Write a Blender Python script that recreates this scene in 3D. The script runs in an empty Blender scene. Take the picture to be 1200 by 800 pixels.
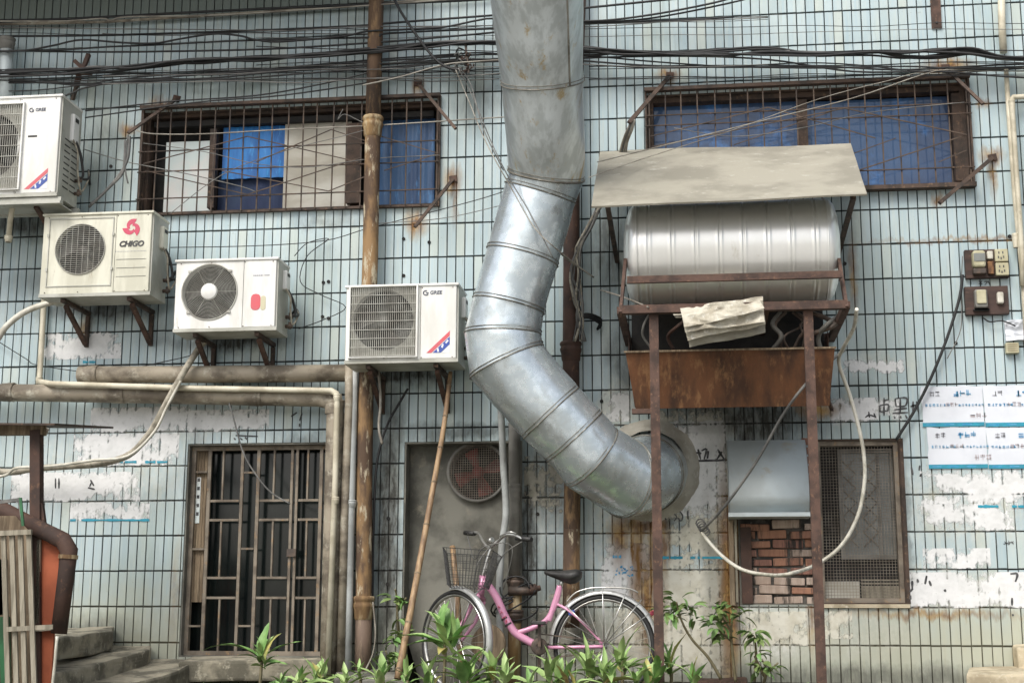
import bpy, bmesh, math, random
from mathutils import Vector, Matrix, noise, Euler
rnd = random.Random(7)
S = bpy.context.scene
C = bpy.context.collection
PI = math.pi
# ---------------------------------------------------------------- camera, sky, sun, exposure
FOC, CX, CZ, CD = 1700.0, 5.3019, 0.2688, 10.0849
RT = ((0.99206131, -0.00279814, 0.12572400), (-0.02147961, 0.98129054, 0.19133085), (-0.12390714, -0.19251243, 0.97344028))
w2 = lambda v: Vector((v[0], v[2], -v[1]))
cam = bpy.data.cameras.new('camera'); camo = bpy.data.objects.new('camera', cam); C.objects.link(camo)
cam.sensor_width = 36; cam.lens = FOC / 1200 * 36; cam.clip_start = 0.1; cam.clip_end = 3000
_r, _u, _b = w2(RT[0]), -w2(RT[1]), -w2(RT[2])
M4 = Matrix(((_r.x, _u.x, _b.x, CX), (_r.y, _u.y, _b.y, -CD), (_r.z, _u.z, _b.z, CZ), (0, 0, 0, 1)))
camo.matrix_world = M4
S.camera = camo
W = bpy.data.worlds.new('World'); S.world = W; W.use_nodes = True
sky = W.node_tree.nodes.new('ShaderNodeTexSky'); sky.sky_type = 'NISHITA'; sky.sun_disc = False
SUN_EL, SUN_AZ = math.radians(49), math.radians(204)     # azimuth measured clockwise from +Y
sky.sun_elevation = SUN_EL; sky.sun_rotation = SUN_AZ
sky.air_density = 1.0; sky.dust_density = 4.0; sky.ozone_density = 1.0
bg = W.node_tree.nodes['Background']; bg.inputs[1].default_value = 0.135
hs = W.node_tree.nodes.new('ShaderNodeHueSaturation'); hs.inputs['Saturation'].default_value = .5      # thin overcast: paler than a clear sky
W.node_tree.links.new(sky.outputs[0], hs.inputs['Color']); W.node_tree.links.new(hs.outputs[0], bg.inputs[0])
sl = bpy.data.lights.new('sun', 'SUN'); sl.energy = 1.9; sl.angle = math.radians(28); sl.color = (1, .965, .91)
so = bpy.data.objects.new('sun', sl); C.objects.link(so)
sd = Vector((math.sin(SUN_AZ) * math.cos(SUN_EL), math.cos(SUN_AZ) * math.cos(SUN_EL), math.sin(SUN_EL)))
so.rotation_euler = sd.to_track_quat('Z', 'Y').to_euler(); so.location = sd * 60
S.view_settings.view_transform = 'Standard'; S.view_settings.look = 'None'
S.view_settings.exposure = 0.40; S.view_settings.gamma = 1

def P(px, py, d=0.0):
    "the point d metres in front of the wall that the photograph shows at (px, py)"
    u, v = (px - 600) / FOC, (py - 400) / FOC
    D = [RT[0][i] * u + RT[1][i] * v + RT[2][i] for i in range(3)]
    t = (CD - d) / D[2]
    return Vector((CX + D[0] * t, -d, CZ - D[1] * t))
def pts(*a, d=0.0): return [P(*(q if len(q) > 2 else (q[0], q[1], d))) for q in a]
def smooth(p, n=6):
    o = []
    for i in range(len(p) - 1):
        a, b, c, e = p[max(i - 1, 0)], p[i], p[i + 1], p[min(i + 2, len(p) - 1)]
        for k in range(n):
            t = k / n
            o.append(0.5 * ((2 * b) + (c - a) * t + (2 * a - 5 * b + 4 * c - e) * t * t + (3 * b - a - 3 * c + e) * t ** 3))
    o.append(p[-1].copy()); return o

# ---------------------------------------------------------------- materials
def srgb(r, g, b):
    f = lambda c: (c / 255 / 12.92) if c <= 10 else ((c / 255 + .055) / 1.055) ** 2.4
    return (f(r), f(g), f(b), 1)
def nn(nt, t, **k):
    n = nt.nodes.new(t)
    for a, v in k.items(): setattr(n, a, v)
    return n
def mathn(nt, op, a, b=None, c=None):
    n = nn(nt, 'ShaderNodeMath', operation=op)
    for i, v in enumerate((a, b, c)):
        if v is None: continue
        if isinstance(v, (int, float)): n.inputs[i].default_value = v
        else: nt.links.new(v, n.inputs[i])
    return n.outputs[0]
def mixc(nt, f, a, b):
    n = nn(nt, 'ShaderNodeMix', data_type='RGBA')
    for i, v in ((0, f), (6, a), (7, b)):
        if isinstance(v, (int, float, tuple)): n.inputs[i].default_value = v
        else: nt.links.new(v, n.inputs[i])
    return n.outputs[2]
def ramp(nt, x, lo, hi):
    n = nn(nt, 'ShaderNodeMapRange', clamp=True); n.interpolation_type = 'SMOOTHSTEP'
    nt.links.new(x, n.inputs[0]); n.inputs[1].default_value = lo; n.inputs[2].default_value = hi
    return n.outputs[0]
def noisen(nt, vec, scale, detail=5, rough=.6, dist=0.):
    n = nn(nt, 'ShaderNodeTexNoise'); nt.links.new(vec, n.inputs['Vector'])
    n.inputs['Scale'].default_value = scale; n.inputs['Detail'].default_value = detail
    n.inputs['Roughness'].default_value = rough; n.inputs['Distortion'].default_value = dist
    return n.outputs[0]
def scaled(nt, vec, s):
    n = nn(nt, 'ShaderNodeVectorMath', operation='MULTIPLY'); nt.links.new(vec, n.inputs[0]); n.inputs[1].default_value = s
    return n.outputs[0]
def base(name):
    m = bpy.data.materials.new(name); m.use_nodes = True; nt = m.node_tree
    return m, nt, nt.nodes['Principled BSDF'], nn(nt, 'ShaderNodeNewGeometry').outputs['Position']
def mat(name, c1, c2=None, c3=None, rough=.6, metal=0., sc=6., lo=.4, hi=.62, lo3=.55, hi3=.7, streak=None, bump=0., bsc=40., coat=0., rvar=.15, sc3=None):
    m, nt, bs, pos = base(name)
    v = scaled(nt, pos, streak) if streak else pos
    col = c1
    if c2:
        n1 = noisen(nt, v, sc); col = mixc(nt, ramp(nt, n1, lo, hi), c1, c2)
        nt.links.new(mathn(nt, 'MULTIPLY_ADD', n1, rvar * 2, rough - rvar), bs.inputs['Roughness'])
    else: bs.inputs['Roughness'].default_value = rough
    if c3:
        n2 = noisen(nt, scaled(nt, v, (1.3, 1.7, 1.1)), sc3 or sc * 2.7, 6, .7); col = mixc(nt, ramp(nt, n2, lo3, hi3), col, c3)
    if isinstance(col, tuple): bs.inputs['Base Color'].default_value = col
    else: nt.links.new(col, bs.inputs['Base Color'])
    bs.inputs['Metallic'].default_value = metal
    bs.inputs['Coat Weight'].default_value = coat
    if bump:
        b = nn(nt, 'ShaderNodeBump'); b.inputs['Strength'].default_value = bump; b.inputs['Distance'].default_value = .004
        nt.links.new(noisen(nt, v, bsc, 6, .7), b.inputs['Height']); nt.links.new(b.outputs[0], bs.inputs['Normal'])
    return m

TW, TH = 0.06556582, 0.25            # tile pitch
ZT = 4.65                            # height of the joint above tile row 0
def rowz(r): return ZT - r * TH
# stains, old paint and painted shade on the wall: (px, py, half width px, half height px, strength)
def wallmask(nt, pos, lst, amp, nscale, soft=.45):
    "soft blotches at given places; the positions are warped by noise so that the outlines come out ragged"
    n = nn(nt, 'ShaderNodeTexNoise'); nt.links.new(scaled(nt, pos, nscale), n.inputs['Vector'])
    n.inputs['Scale'].default_value = 1; n.inputs['Detail'].default_value = 7; n.inputs['Roughness'].default_value = .68
    w = nn(nt, 'ShaderNodeVectorMath', operation='MULTIPLY_ADD'); nt.links.new(n.outputs['Color'], w.inputs[0]); w.inputs[1].default_value = (amp[0], 0, amp[1]); nt.links.new(pos, w.inputs[2])
    pw = w.outputs[0]; out = None
    for px, py, hx, hy, st in lst:
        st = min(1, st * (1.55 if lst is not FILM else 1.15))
        c = P(px, py); a = P(px + hx, py) - c; b = P(px, py + hy) - c
        rx, rz = a.length * 1.1, b.length * 1.1
        v = nn(nt, 'ShaderNodeVectorMath', operation='MULTIPLY_ADD'); nt.links.new(pw, v.inputs[0]); v.inputs[1].default_value = (1 / rx, 0, 1 / rz); v.inputs[2].default_value = (-(c.x + amp[0] / 2) / rx, 0, -(c.z + amp[1] / 2) / rz)
        l = nn(nt, 'ShaderNodeVectorMath', operation='LENGTH'); nt.links.new(v.outputs[0], l.inputs[0])
        m = nn(nt, 'ShaderNodeMapRange', clamp=True); nt.links.new(l.outputs['Value'], m.inputs[0])
        for k, x in ((1, 1 + soft * .5), (2, 1 - soft), (3, 0), (4, st)): m.inputs[k].default_value = x
        out = m.outputs[0] if out is None else mathn(nt, 'MAXIMUM', out, m.outputs[0])
    return out
GRIME_SHADE = [(30, 262, 60, 20, .6), (120, 362, 75, 14, .6), (265, 402, 70, 12, .65), (470, 438, 70, 14, .75), (735, 420, 22, 60, .5), (712, 290, 16, 60, .5), (990, 300, 14, 70, .35), (830, 150, 70, 10, .25), (380, 260, 40, 8, .3), (618, 640, 14, 130, .7), (585, 600, 40, 60, .4), (760, 615, 40, 10, .7), (352, 520, 30, 12, .4), (224, 640, 10, 130, .35), (1063, 620, 6, 90, .35), (560, 120, 30, 30, .35), (456, 620, 16, 200, .75), (420, 620, 26, 200, .5), (560, 505, 90, 10, .45), (640, 560, 30, 60, .5), (893, 492, 78, 42, 1.), (860, 470, 130, 28, .6), (835, 690, 12, 130, .35), (720, 300, 28, 60, .45), (80, 330, 60, 18, .4),  # soot and dirt; shade below the air conditioners is painted in too
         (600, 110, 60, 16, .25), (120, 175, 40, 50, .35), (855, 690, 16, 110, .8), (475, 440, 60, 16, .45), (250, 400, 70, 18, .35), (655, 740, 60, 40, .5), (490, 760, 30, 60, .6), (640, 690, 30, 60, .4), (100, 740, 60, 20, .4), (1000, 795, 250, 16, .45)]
RUST = [(742, 640, 4, 40, .8), (762, 690, 4, 90, .8), (778, 640, 6, 40, .6), (860, 655, 5, 60, .7), (100, 385, 8, 10, .5), (950, 720, 5, 40, .5), (1163, 205, 4, 22, .5), (534, 235, 3, 25, .4), (990, 200, 2, 2, .1), (748, 660, 10, 75, .95), (769, 655, 11, 90, .95), (757, 705, 7, 80, .8), (727, 630, 12, 30, .6), (727, 640, 10, 25, .5), (960, 480, 22, 9, .85), (853, 690, 10, 130, .9), (190, 122, 14, 7, .9), (150, 153, 9, 6, .7), (490, 100, 6, 11, .9), (487, 262, 11, 14, .8), (531, 212, 9, 14, .85),
        (783, 88, 12, 8, .8), (1110, 78, 26, 9, .7), (1162, 183, 13, 9, .95), (1152, 122, 8, 5, .5), (1000, 325, 4, 40, .45), (1098, 236, 7, 7, .6), (1090, 720, 90, 5, .5), (1155, 280, 120, 3, .4), (205, 690, 5, 60, .25)]
FILM = [(820, 560, 36, 78, .9), (800, 730, 60, 70, .8), (735, 640, 45, 70, .6), (900, 740, 60, 30, .75), (1010, 480, 45, 14, .6), (1130, 590, 80, 45, .45), (1130, 690, 80, 22, .65), (120, 555, 110, 50, .35), (200, 495, 110, 20, .4), (720, 476, 20, 24, .7),
        (640, 600, 26, 60, .35), (270, 535, 60, 16, .2), (740, 745, 60, 45, .6), (1010, 428, 60, 10, .3), (1010, 740, 60, 30, .25), (840, 495, 60, 20, .6), (455, 640, 14, 150, .3), (500, 250, 30, 12, .3), (890, 105, 100, 6, .35)]
def tile_mat(name, grout=False):
    m, nt, bs, pos = base(name)
    wn = noisen(nt, pos, 7, 6, .65)
    cell = nn(nt, 'ShaderNodeVectorMath', operation='FLOOR')
    nt.links.new(scaled(nt, pos, (1 / TW, 0, 1 / TH)), cell.inputs[0])
    wh = nn(nt, 'ShaderNodeTexWhiteNoise', noise_dimensions='3D')
    off = nn(nt, 'ShaderNodeVectorMath', operation='ADD'); nt.links.new(scaled(nt, pos, (1 / TW, 0, 1 / TH)), off.inputs[0]); off.inputs[1].default_value = (0.02, .5, -ZT / TH + 40)
    nt.links.new(off.outputs[0], cell.inputs[0]); nt.links.new(cell.outputs[0], wh.inputs['Vector'])
    if grout:
        col = mixc(nt, ramp(nt, noisen(nt, pos, 9), .45, .7), (.014, .019, .020, 1), (.06, .068, .062, 1))
    else:
        col = mixc(nt, wh.outputs[0], (.38, .49, .525, 1), (.47, .572, .598, 1))
        sp2 = nn(nt, 'ShaderNodeSeparateXYZ'); nt.links.new(wh.outputs[1], sp2.inputs[0])
        col = mixc(nt, ramp(nt, sp2.outputs[0], .90, .98), col, (.47, .54, .51, 1))
        col = mixc(nt, mathn(nt, 'MULTIPLY', ramp(nt, noisen(nt, scaled(nt, pos, (60, 60, 3)), 1, 3), .42, .68), .35), col, (.56, .60, .54, 1))
        col = mixc(nt, mathn(nt, 'MULTIPLY', ramp(nt, noisen(nt, scaled(nt, pos, (1, 1, .5)), 1.3, 5), .46, .7), .6), col, (.36, .42, .37, 1))
        col = mixc(nt, mathn(nt, 'MULTIPLY', ramp(nt, noisen(nt, scaled(nt, pos, (30, 30, 2.2)), 1, 5, .7), .56, .75), .45), col, (.22, .25, .21, 1))
        col = mixc(nt, mathn(nt, 'MULTIPLY', ramp(nt, noisen(nt, pos, 60, 3), .66, .76), .5), col, (.2, .2, .16, 1))
    spz = nn(nt, 'ShaderNodeSeparateXYZ'); nt.links.new(pos, spz.inputs[0])
    # splashed dirt near the ground, dark greenish band along the top left
    foot = mathn(nt, 'MULTIPLY', ramp(nt, mathn(nt, 'ADD', spz.outputs[2], mathn(nt, 'MULTIPLY', wn, .5)), 1.0, .35), .75)
    col = mixc(nt, foot, col, (.44, .43, .31, 1) if not grout else (.12, .11, .07, 1))
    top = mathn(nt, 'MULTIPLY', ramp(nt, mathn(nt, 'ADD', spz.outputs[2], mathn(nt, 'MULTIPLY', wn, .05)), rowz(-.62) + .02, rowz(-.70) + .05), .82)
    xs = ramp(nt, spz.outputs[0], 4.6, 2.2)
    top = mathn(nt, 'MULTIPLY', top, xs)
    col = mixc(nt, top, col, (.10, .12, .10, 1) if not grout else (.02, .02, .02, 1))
    wf = noisen(nt, scaled(nt, pos, (1, 1, .7)), 11, 8, .72)
    film = wallmask(nt, pos, FILM, (.50, .45), (5, 5, 4), .5)
    fine = ramp(nt, noisen(nt, scaled(nt, pos, (1, 1, .6)), 34, 5, .75), .40, .58)
    film = mathn(nt, 'MULTIPLY', film, mathn(nt, 'MULTIPLY_ADD', fine, .6 if not grout else .75, .4 if not grout else .1))
    col = mixc(nt, film, col, mixc(nt, ramp(nt, wn, .4, .65), (.70, .70, .65, 1), (.56, .52, .40, 1)))
    gr = wallmask(nt, pos, GRIME_SHADE, (.22, .35), (4, 4, 2.5), .6)
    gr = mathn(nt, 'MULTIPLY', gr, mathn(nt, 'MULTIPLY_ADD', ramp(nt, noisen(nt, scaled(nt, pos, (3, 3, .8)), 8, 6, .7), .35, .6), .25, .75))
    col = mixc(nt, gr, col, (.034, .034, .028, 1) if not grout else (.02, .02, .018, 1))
    ru = wallmask(nt, pos, RUST, (.10, .22), (16, 16, 4), .8)
    col = mixc(nt, ru, col, mixc(nt, ramp(nt, wf, .42, .6), (.17, .075, .022, 1), (.36, .22, .07, 1)))
    nt.links.new(col, bs.inputs['Base Color'])
    r = mathn(nt, 'MULTIPLY_ADD', wn, .35, .17 if not grout else .6)
    r = mathn(nt, 'ADD', r, mathn(nt, 'MULTIPLY', mathn(nt, 'MAXIMUM', film, gr), .4)); nt.links.new(r, bs.inputs['Roughness'])
    b = nn(nt, 'ShaderNodeBump'); b.inputs['Strength'].default_value = .25; b.inputs['Distance'].default_value = .003
    nt.links.new(noisen(nt, scaled(nt, pos, (14, 14, 3)), 1.5, 3), b.inputs['Height']); nt.links.new(b.outputs[0], bs.inputs['Normal'])
    return m
def paper_mat(name, c1, c2, c3):
    return mat(name, c1, c2, c3, rough=.85, sc=8, lo=.42, hi=.7, lo3=.6, hi3=.72, sc3=26, bump=.3, bsc=60)
def paste_mat(name, c1, c2, c3):
    "thin smeared paste: coverage is a property of the film itself (attribute cover), broken up by fine noise"
    m, nt, bs, pos = base(name)
    at = nn(nt, 'ShaderNodeAttribute', attribute_name='cover')
    n1 = noisen(nt, scaled(nt, pos, (1, 1, .55)), 60, 6, .7); n2 = noisen(nt, pos, 9, 6, .65)
    cov = mathn(nt, 'ADD', at.outputs['Fac'], mathn(nt, 'MULTIPLY_ADD', n1, .9, -.45))
    nt.links.new(mathn(nt, 'MULTIPLY', ramp(nt, cov, -.22, .5), .94), bs.inputs['Alpha'])
    col = mixc(nt, ramp(nt, n2, .4, .66), c1, c2); col = mixc(nt, ramp(nt, noisen(nt, pos, 30, 6, .75), .58, .72), col, c3)
    gr = wallmask(nt, pos, GRIME_SHADE, (.22, .35), (4, 4, 2.5), .6); col = mixc(nt, mathn(nt, 'MULTIPLY', gr, .85), col, (.07, .068, .055, 1))
    ru = wallmask(nt, pos, RUST, (.10, .22), (16, 16, 4), .8); col = mixc(nt, ru, col, (.21, .11, .035, 1))
    nt.links.new(col, bs.inputs['Base Color']); bs.inputs['Roughness'].default_value = .85
    return m
M = {}
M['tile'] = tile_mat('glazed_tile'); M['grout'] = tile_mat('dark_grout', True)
g_ = lambda v: (v, v, v, 1)
M['concrete'] = mat('concrete', (.27, .26, .225, 1), (.15, .148, .125, 1), (.36, .35, .30, 1), rough=.9, sc=3, bump=.5, bsc=30, sc3=9)
M['dark_concrete'] = mat('dark_concrete', (.20, .195, .165, 1), (.09, .088, .074, 1), (.28, .255, .20, 1), rough=.9, sc=2.2, bump=.6, bsc=24, lo3=.55, hi3=.75, sc3=6)
M['pave'] = mat('street_paving', (.42, .41, .38, 1), (.34, .33, .30, 1), rough=.9, sc=2)
M['collar'] = mat('cement_collar', (.44, .42, .36, 1), (.32, .30, .25, 1), (.52, .50, .44, 1), rough=.9, sc=4, bump=.8, sc3=12)
M['blueglass'] = mat('blue_backed_glass', (.028, .085, .20, 1), (.015, .045, .12, 1), (.035, .16, .42, 1), rough=.5, sc=1.6, coat=.7, lo3=.5, hi3=.7, sc3=2.3)
M['stone'] = mat('step_stone', (.33, .30, .225, 1), (.13, .12, .09, 1), (.44, .41, .32, 1), rough=.93, sc=5, bump=1., bsc=26, sc3=14)
M['sandstone'] = mat('sandstone', (.52, .45, .32, 1), (.33, .28, .19, 1), (.6, .55, .43, 1), rough=.9, sc=6, bump=.6)
M['soil'] = mat('soil', (.09, .075, .05, 1), (.05, .045, .03, 1), (.16, .14, .10, 1), rough=1, sc=5, bump=1., bsc=30)
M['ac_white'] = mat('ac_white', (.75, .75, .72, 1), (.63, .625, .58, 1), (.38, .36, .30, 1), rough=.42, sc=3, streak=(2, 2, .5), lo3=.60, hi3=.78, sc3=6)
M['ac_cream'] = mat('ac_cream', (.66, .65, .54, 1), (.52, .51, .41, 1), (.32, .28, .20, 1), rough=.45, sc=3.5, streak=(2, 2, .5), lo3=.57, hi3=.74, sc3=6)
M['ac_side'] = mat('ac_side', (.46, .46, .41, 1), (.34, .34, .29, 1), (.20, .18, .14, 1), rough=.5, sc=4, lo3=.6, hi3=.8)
M['ac_wire'] = mat('guard_wire', (.46, .46, .41, 1), (.32, .31, .27, 1), rough=.45, sc=9)
M['coil'] = mat('dusty_coil_fins', (.30, .30, .26, 1), (.20, .195, .165, 1), (.13, .12, .10, 1), rough=.7, sc=14, streak=(9, 1, .6))
M['ac_dark'] = mat('ac_recess', (.022, .022, .02, 1), (.045, .043, .04, 1), rough=.7, sc=9)
M['fan_grey'] = mat('fan_blade_grey', (.08, .076, .066, 1), (.045, .042, .036, 1), rough=.5, sc=9)
M['black'] = mat('black_rubber', (.018, .018, .018, 1), (.035, .034, .032, 1), rough=.55, sc=12)
M['cable'] = mat('cable_black', (.010, .011, .012, 1), (.022, .022, .022, 1), rough=.6, sc=5)
M['cable_grey'] = mat('cable_grey', (.10, .10, .095, 1), (.2, .195, .18, 1), rough=.6, sc=5)
M['wire_pale'] = mat('wire_pale', (.36, .34, .29, 1), (.20, .18, .15, 1), rough=.6, sc=6)
M['hose_white'] = mat('hose_white', (.62, .60, .52, 1), (.40, .38, .31, 1), rough=.6, sc=8)
M['wrap'] = mat('pipe_wrap', (.38, .35, .28, 1), (.22, .2, .155, 1), (.08, .07, .055, 1), rough=.8, sc=14, bump=.8, bsc=50)
M['galv'] = mat('galvanised_steel', (.66, .73, .76, 1), (.54, .61, .645, 1), (.46, .50, .50, 1), rough=.29, metal=.68, sc=14, lo=.42, hi=.58, rvar=.26, sc3=2.6, lo3=.5, hi3=.68, bump=.22, bsc=11)
M['galv_dirty'] = mat('weathered_galvanised', (.60, .65, .66, 1), (.44, .48, .48, 1), (.44, .36, .22, 1), rough=.36, metal=.6, sc=3, streak=(5, 5, .22), lo3=.56, hi3=.68, sc3=1.6, bump=.2, bsc=8)
M['seam'] = mat('duct_seam', (.22, .21, .18, 1), (.11, .10, .08, 1), (.42, .42, .38, 1), rough=.5, metal=.4, sc=6)
M['galv_dull'] = mat('dull_galvanised', (.50, .56, .57, 1), (.42, .46, .46, 1), (.42, .40, .33, 1), rough=.62, metal=.2, sc=2.5, sc3=4, bump=.05, bsc=8)
M['steel'] = mat('tank_steel', (.90, .90, .87, 1), (.84, .84, .80, 1), (.68, .66, .58, 1), rough=.33, metal=.6, sc=2.2, rvar=.08, lo3=.6, hi3=.8, sc3=8, streak=(1, 1, .4))
M['rust_pipe'] = mat('rusty_brown_pipe', (.12, .072, .042, 1), (.06, .04, .028, 1), (.27, .17, .085, 1), rough=.8, sc=4, streak=(2, 2, .5), bump=.6, bsc=40, lo3=.48, hi3=.66, sc3=6)
M['tan_pipe'] = mat('weathered_tan_pipe', (.30, .19, .08, 1), (.13, .075, .035, 1), (.45, .37, .23, 1), rough=.8, sc=3, streak=(2.5, 2.5, .5), bump=.5, bsc=36, lo3=.47, hi3=.62, sc3=4)
M['mixed_pipe'] = mat('patchy_rusty_tan_pipe', (.27, .165, .075, 1), (.085, .052, .032, 1), (.44, .38, .27, 1), rough=.8, sc=2.4, streak=(2.5, 2.5, .8), lo=.40, hi=.56, bump=.6, bsc=36, lo3=.54, hi3=.62, sc3=5)
M['brown_pipe'] = mat('brown_pipe', (.145, .098, .07, 1), (.085, .06, .043, 1), (.22, .165, .11, 1), rough=.75, sc=5, streak=(2, 2, .5), bump=.3)
M['dark_pipe'] = mat('dark_rust_pipe', (.075, .04, .028, 1), (.045, .028, .022, 1), (.14, .075, .045, 1), rough=.8, sc=5, bump=.5)
M['beige_pipe'] = mat('beige_waste_pipe', (.31, .27, .205, 1), (.13, .108, .08, 1), (.45, .42, .34, 1), rough=.65, sc=6, streak=(.7, 1, 1), bump=.2, lo3=.52, hi3=.7, sc3=8)
M['cream_pipe'] = mat('cream_pvc_pipe', (.60, .56, .44, 1), (.42, .38, .28, 1), (.28, .24, .16, 1), rough=.5, sc=5, lo3=.62, hi3=.75)
M['grey_pipe'] = mat('grey_pvc_pipe', (.40, .42, .41, 1), (.26, .27, .26, 1), (.15, .15, .13, 1), rough=.5, sc=4, lo3=.6, hi3=.75)
M['midgrey_pipe'] = mat('dusty_grey_pipe', (.20, .195, .175, 1), (.12, .115, .10, 1), rough=.7, sc=4, bump=.2)
M['bamboo'] = mat('bamboo', (.36, .24, .13, 1), (.20, .125, .07, 1), (.10, .07, .045, 1), rough=.6, sc=6, streak=(4, 4, .6), lo3=.6, hi3=.75)
M['oldwood'] = mat('old_wood', (.24, .18, .115, 1), (.13, .095, .06, 1), (.33, .27, .18, 1), rough=.85, sc=5, streak=(7, 7, .5), bump=.5)
M['greywood'] = mat('grey_wood_slat', (.33, .30, .23, 1), (.20, .18, .135, 1), (.12, .10, .07, 1), rough=.85, sc=5, streak=(7, 7, .5), bump=.5, lo3=.6, hi3=.75)
M['rust_steel'] = mat('rusty_steel', (.10, .056, .040, 1), (.05, .031, .024, 1), (.19, .105, .065, 1), rough=.8, sc=9, bump=.5)
M['rust_frame'] = mat('rusty_window_frame', (.075, .048, .034, 1), (.04, .030, .024, 1), (.16, .10, .06, 1), rough=.8, sc=8, bump=.4)
M['rust_sheet'] = mat('rusty_sheet', (.15, .06, .022, 1), (.05, .023, .012, 1), (.24, .12, .05, 1), rough=.75, sc=2.6, streak=(2.2, 1, .9), bump=.4, lo=.36, hi=.66, lo3=.52, hi3=.7, sc3=5)
M['gate_metal'] = mat('gate_metal', (.23, .195, .15, 1), (.12, .097, .073, 1), (.29, .19, .10, 1), rough=.7, sc=6, bump=.3)
M['bars'] = mat('grille_bar', (.05, .036, .028, 1), (.10, .07, .05, 1), rough=.75, sc=10)
M['board'] = mat('cement_sheet', (.34, .32, .26, 1), (.25, .235, .19, 1), (.44, .42, .36, 1), rough=.9, sc=2.3, streak=(.9, 1, 1.3), bump=.6, lo3=.56, hi3=.72, sc3=7)
M['sack'] = mat('old_sacking', (.55, .52, .43, 1), (.38, .345, .27, 1), (.64, .62, .55, 1), rough=.9, sc=9, bump=.8)
M['blue'] = mat('blue_plastic_sheet', (.035, .10, .22, 1), (.018, .055, .14, 1), (.06, .18, .38, 1), rough=.45, sc=2.5, streak=(3, 1, .7))
M['bright_blue'] = mat('bright_blue_sheet', (.02, .20, .56, 1), (.015, .12, .38, 1), (.05, .33, .72, 1), rough=.5, sc=2.5, streak=(3, 1, .7))
M['navy'] = mat('dark_blue_cloth', (.02, .035, .09, 1), (.03, .05, .10, 1), rough=.8, sc=4)
M['hardboard'] = mat('stained_board', (.58, .57, .51, 1), (.42, .395, .33, 1), (.30, .25, .17, 1), rough=.85, sc=2, streak=(.6, 1, 1.6), lo3=.6, hi3=.75, sc3=2.4)
M['mint'] = mat('pale_mint_board', (.60, .68, .67, 1), (.68, .68, .66, 1), (.30, .60, .50, 1), rough=.8, sc=3, lo3=.66, hi3=.72, sc3=4)
M['soot_mortar'] = mat('sooty_mortar', (.13, .12, .105, 1), (.04, .038, .034, 1), (.26, .24, .21, 1), rough=.95, sc=6, bump=.8)
M['dark'] = mat('dark_interior', (.012, .012, .012, 1), (.03, .028, .025, 1), rough=.9, sc=4)
M['white_paint'] = paste_mat('old_white_paste', (.80, .805, .80, 1), (.70, .71, .70, 1), (.50, .51, .50, 1))
M['cream_paint'] = paste_mat('cream_paste', (.72, .70, .60, 1), (.60, .57, .46, 1), (.38, .36, .28, 1))
M['paper'] = mat('poster_paper', (.72, .75, .80, 1), (.66, .69, .74, 1), (.5, .53, .58, 1), rough=.6, sc=4, lo3=.66, hi3=.8)
M['cyan'] = mat('cyan_print', (.025, .30, .42, 1), (.03, .24, .34, 1), rough=.6, sc=20)
M['blueprint'] = mat('blue_print', (.03, .25, .50, 1), (.10, .35, .55, 1), rough=.6, sc=30)
M['greyprint'] = mat('grey_print', (.26, .27, .30, 1), (.40, .40, .43, 1), rough=.7, sc=60)
M['pinkprint'] = mat('dusty_print', (.50, .44, .46, 1), (.6, .56, .57, 1), rough=.7, sc=60)
M['ink'] = mat('black_ink', (.03, .03, .033, 1), (.10, .10, .10, 1), rough=.7, sc=20)
M['pink'] = mat('pink_enamel', (.66, .31, .46, 1), (.56, .24, .38, 1), (.40, .24, .29, 1), rough=.35, sc=8, coat=.4, lo3=.66, hi3=.78)
M['chrome'] = mat('dull_chrome', (.62, .62, .60, 1), (.42, .41, .38, 1), rough=.32, metal=.85, sc=10)
M['silver_paint'] = mat('silver_fender', (.62, .63, .62, 1), (.48, .48, .46, 1), rough=.35, metal=.5, sc=8)
M['red_fan'] = mat('red_fan_blade', (.19, .028, .024, 1), (.07, .016, .014, 1), rough=.6, sc=8)
M['orange'] = mat('orange_panel', (.50, .135, .06, 1), (.38, .10, .045, 1), (.26, .08, .04, 1), rough=.7, sc=3, lo3=.62, hi3=.78)
M['green'] = mat('green_panel', (.03, .16, .06, 1), (.02, .09, .035, 1), rough=.6, sc=4)
M['leaf'] = mat('broad_leaf', (.14, .28, .075, 1), (.22, .37, .12, 1), (.08, .19, .05, 1), rough=.55, sc=7, lo3=.5, hi3=.7, sc3=3)
M['leaf2'] = mat('pale_broad_leaf', (.27, .42, .14, 1), (.38, .50, .21, 1), (.20, .30, .09, 1), rough=.55, sc=7, lo3=.5, hi3=.7, sc3=3)
M['leaf3'] = mat('yellowing_leaf', (.42, .38, .12, 1), (.28, .32, .10, 1), (.20, .12, .05, 1), rough=.6, sc=7, lo3=.5, hi3=.65, sc3=3)
M['sapleaf'] = mat('sapling_leaf', (.10, .16, .05, 1), (.20, .27, .09, 1), (.045, .085, .03, 1), rough=.4, sc=9, lo3=.5, hi3=.7, sc3=5)
M['stem'] = mat('plant_stem', (.16, .135, .07, 1), (.23, .20, .12, 1), rough=.8, sc=9)
M['hubbrown'] = mat('dark_iron', (.075, .06, .05, 1), (.14, .10, .075, 1), rough=.6, metal=.3, sc=20)
M['glassdark'] = mat('dark_window_glass', (.006, .009, .009, 1), (.009, .013, .012, 1), rough=.14, sc=3, rvar=.05)
M['glassgrey'] = mat('dusty_window_glass', (.16, .17, .16, 1), (.22, .23, .215, 1), rough=.3, sc=4, rvar=.1)
M['wire_mesh'] = mat('wire_mesh', (.27, .235, .19, 1), (.17, .14, .11, 1), rough=.7, sc=12)
M['ochre'] = mat('old_plastic_cream', (.55, .52, .36, 1), (.42, .39, .25, 1), rough=.5, sc=8)
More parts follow.
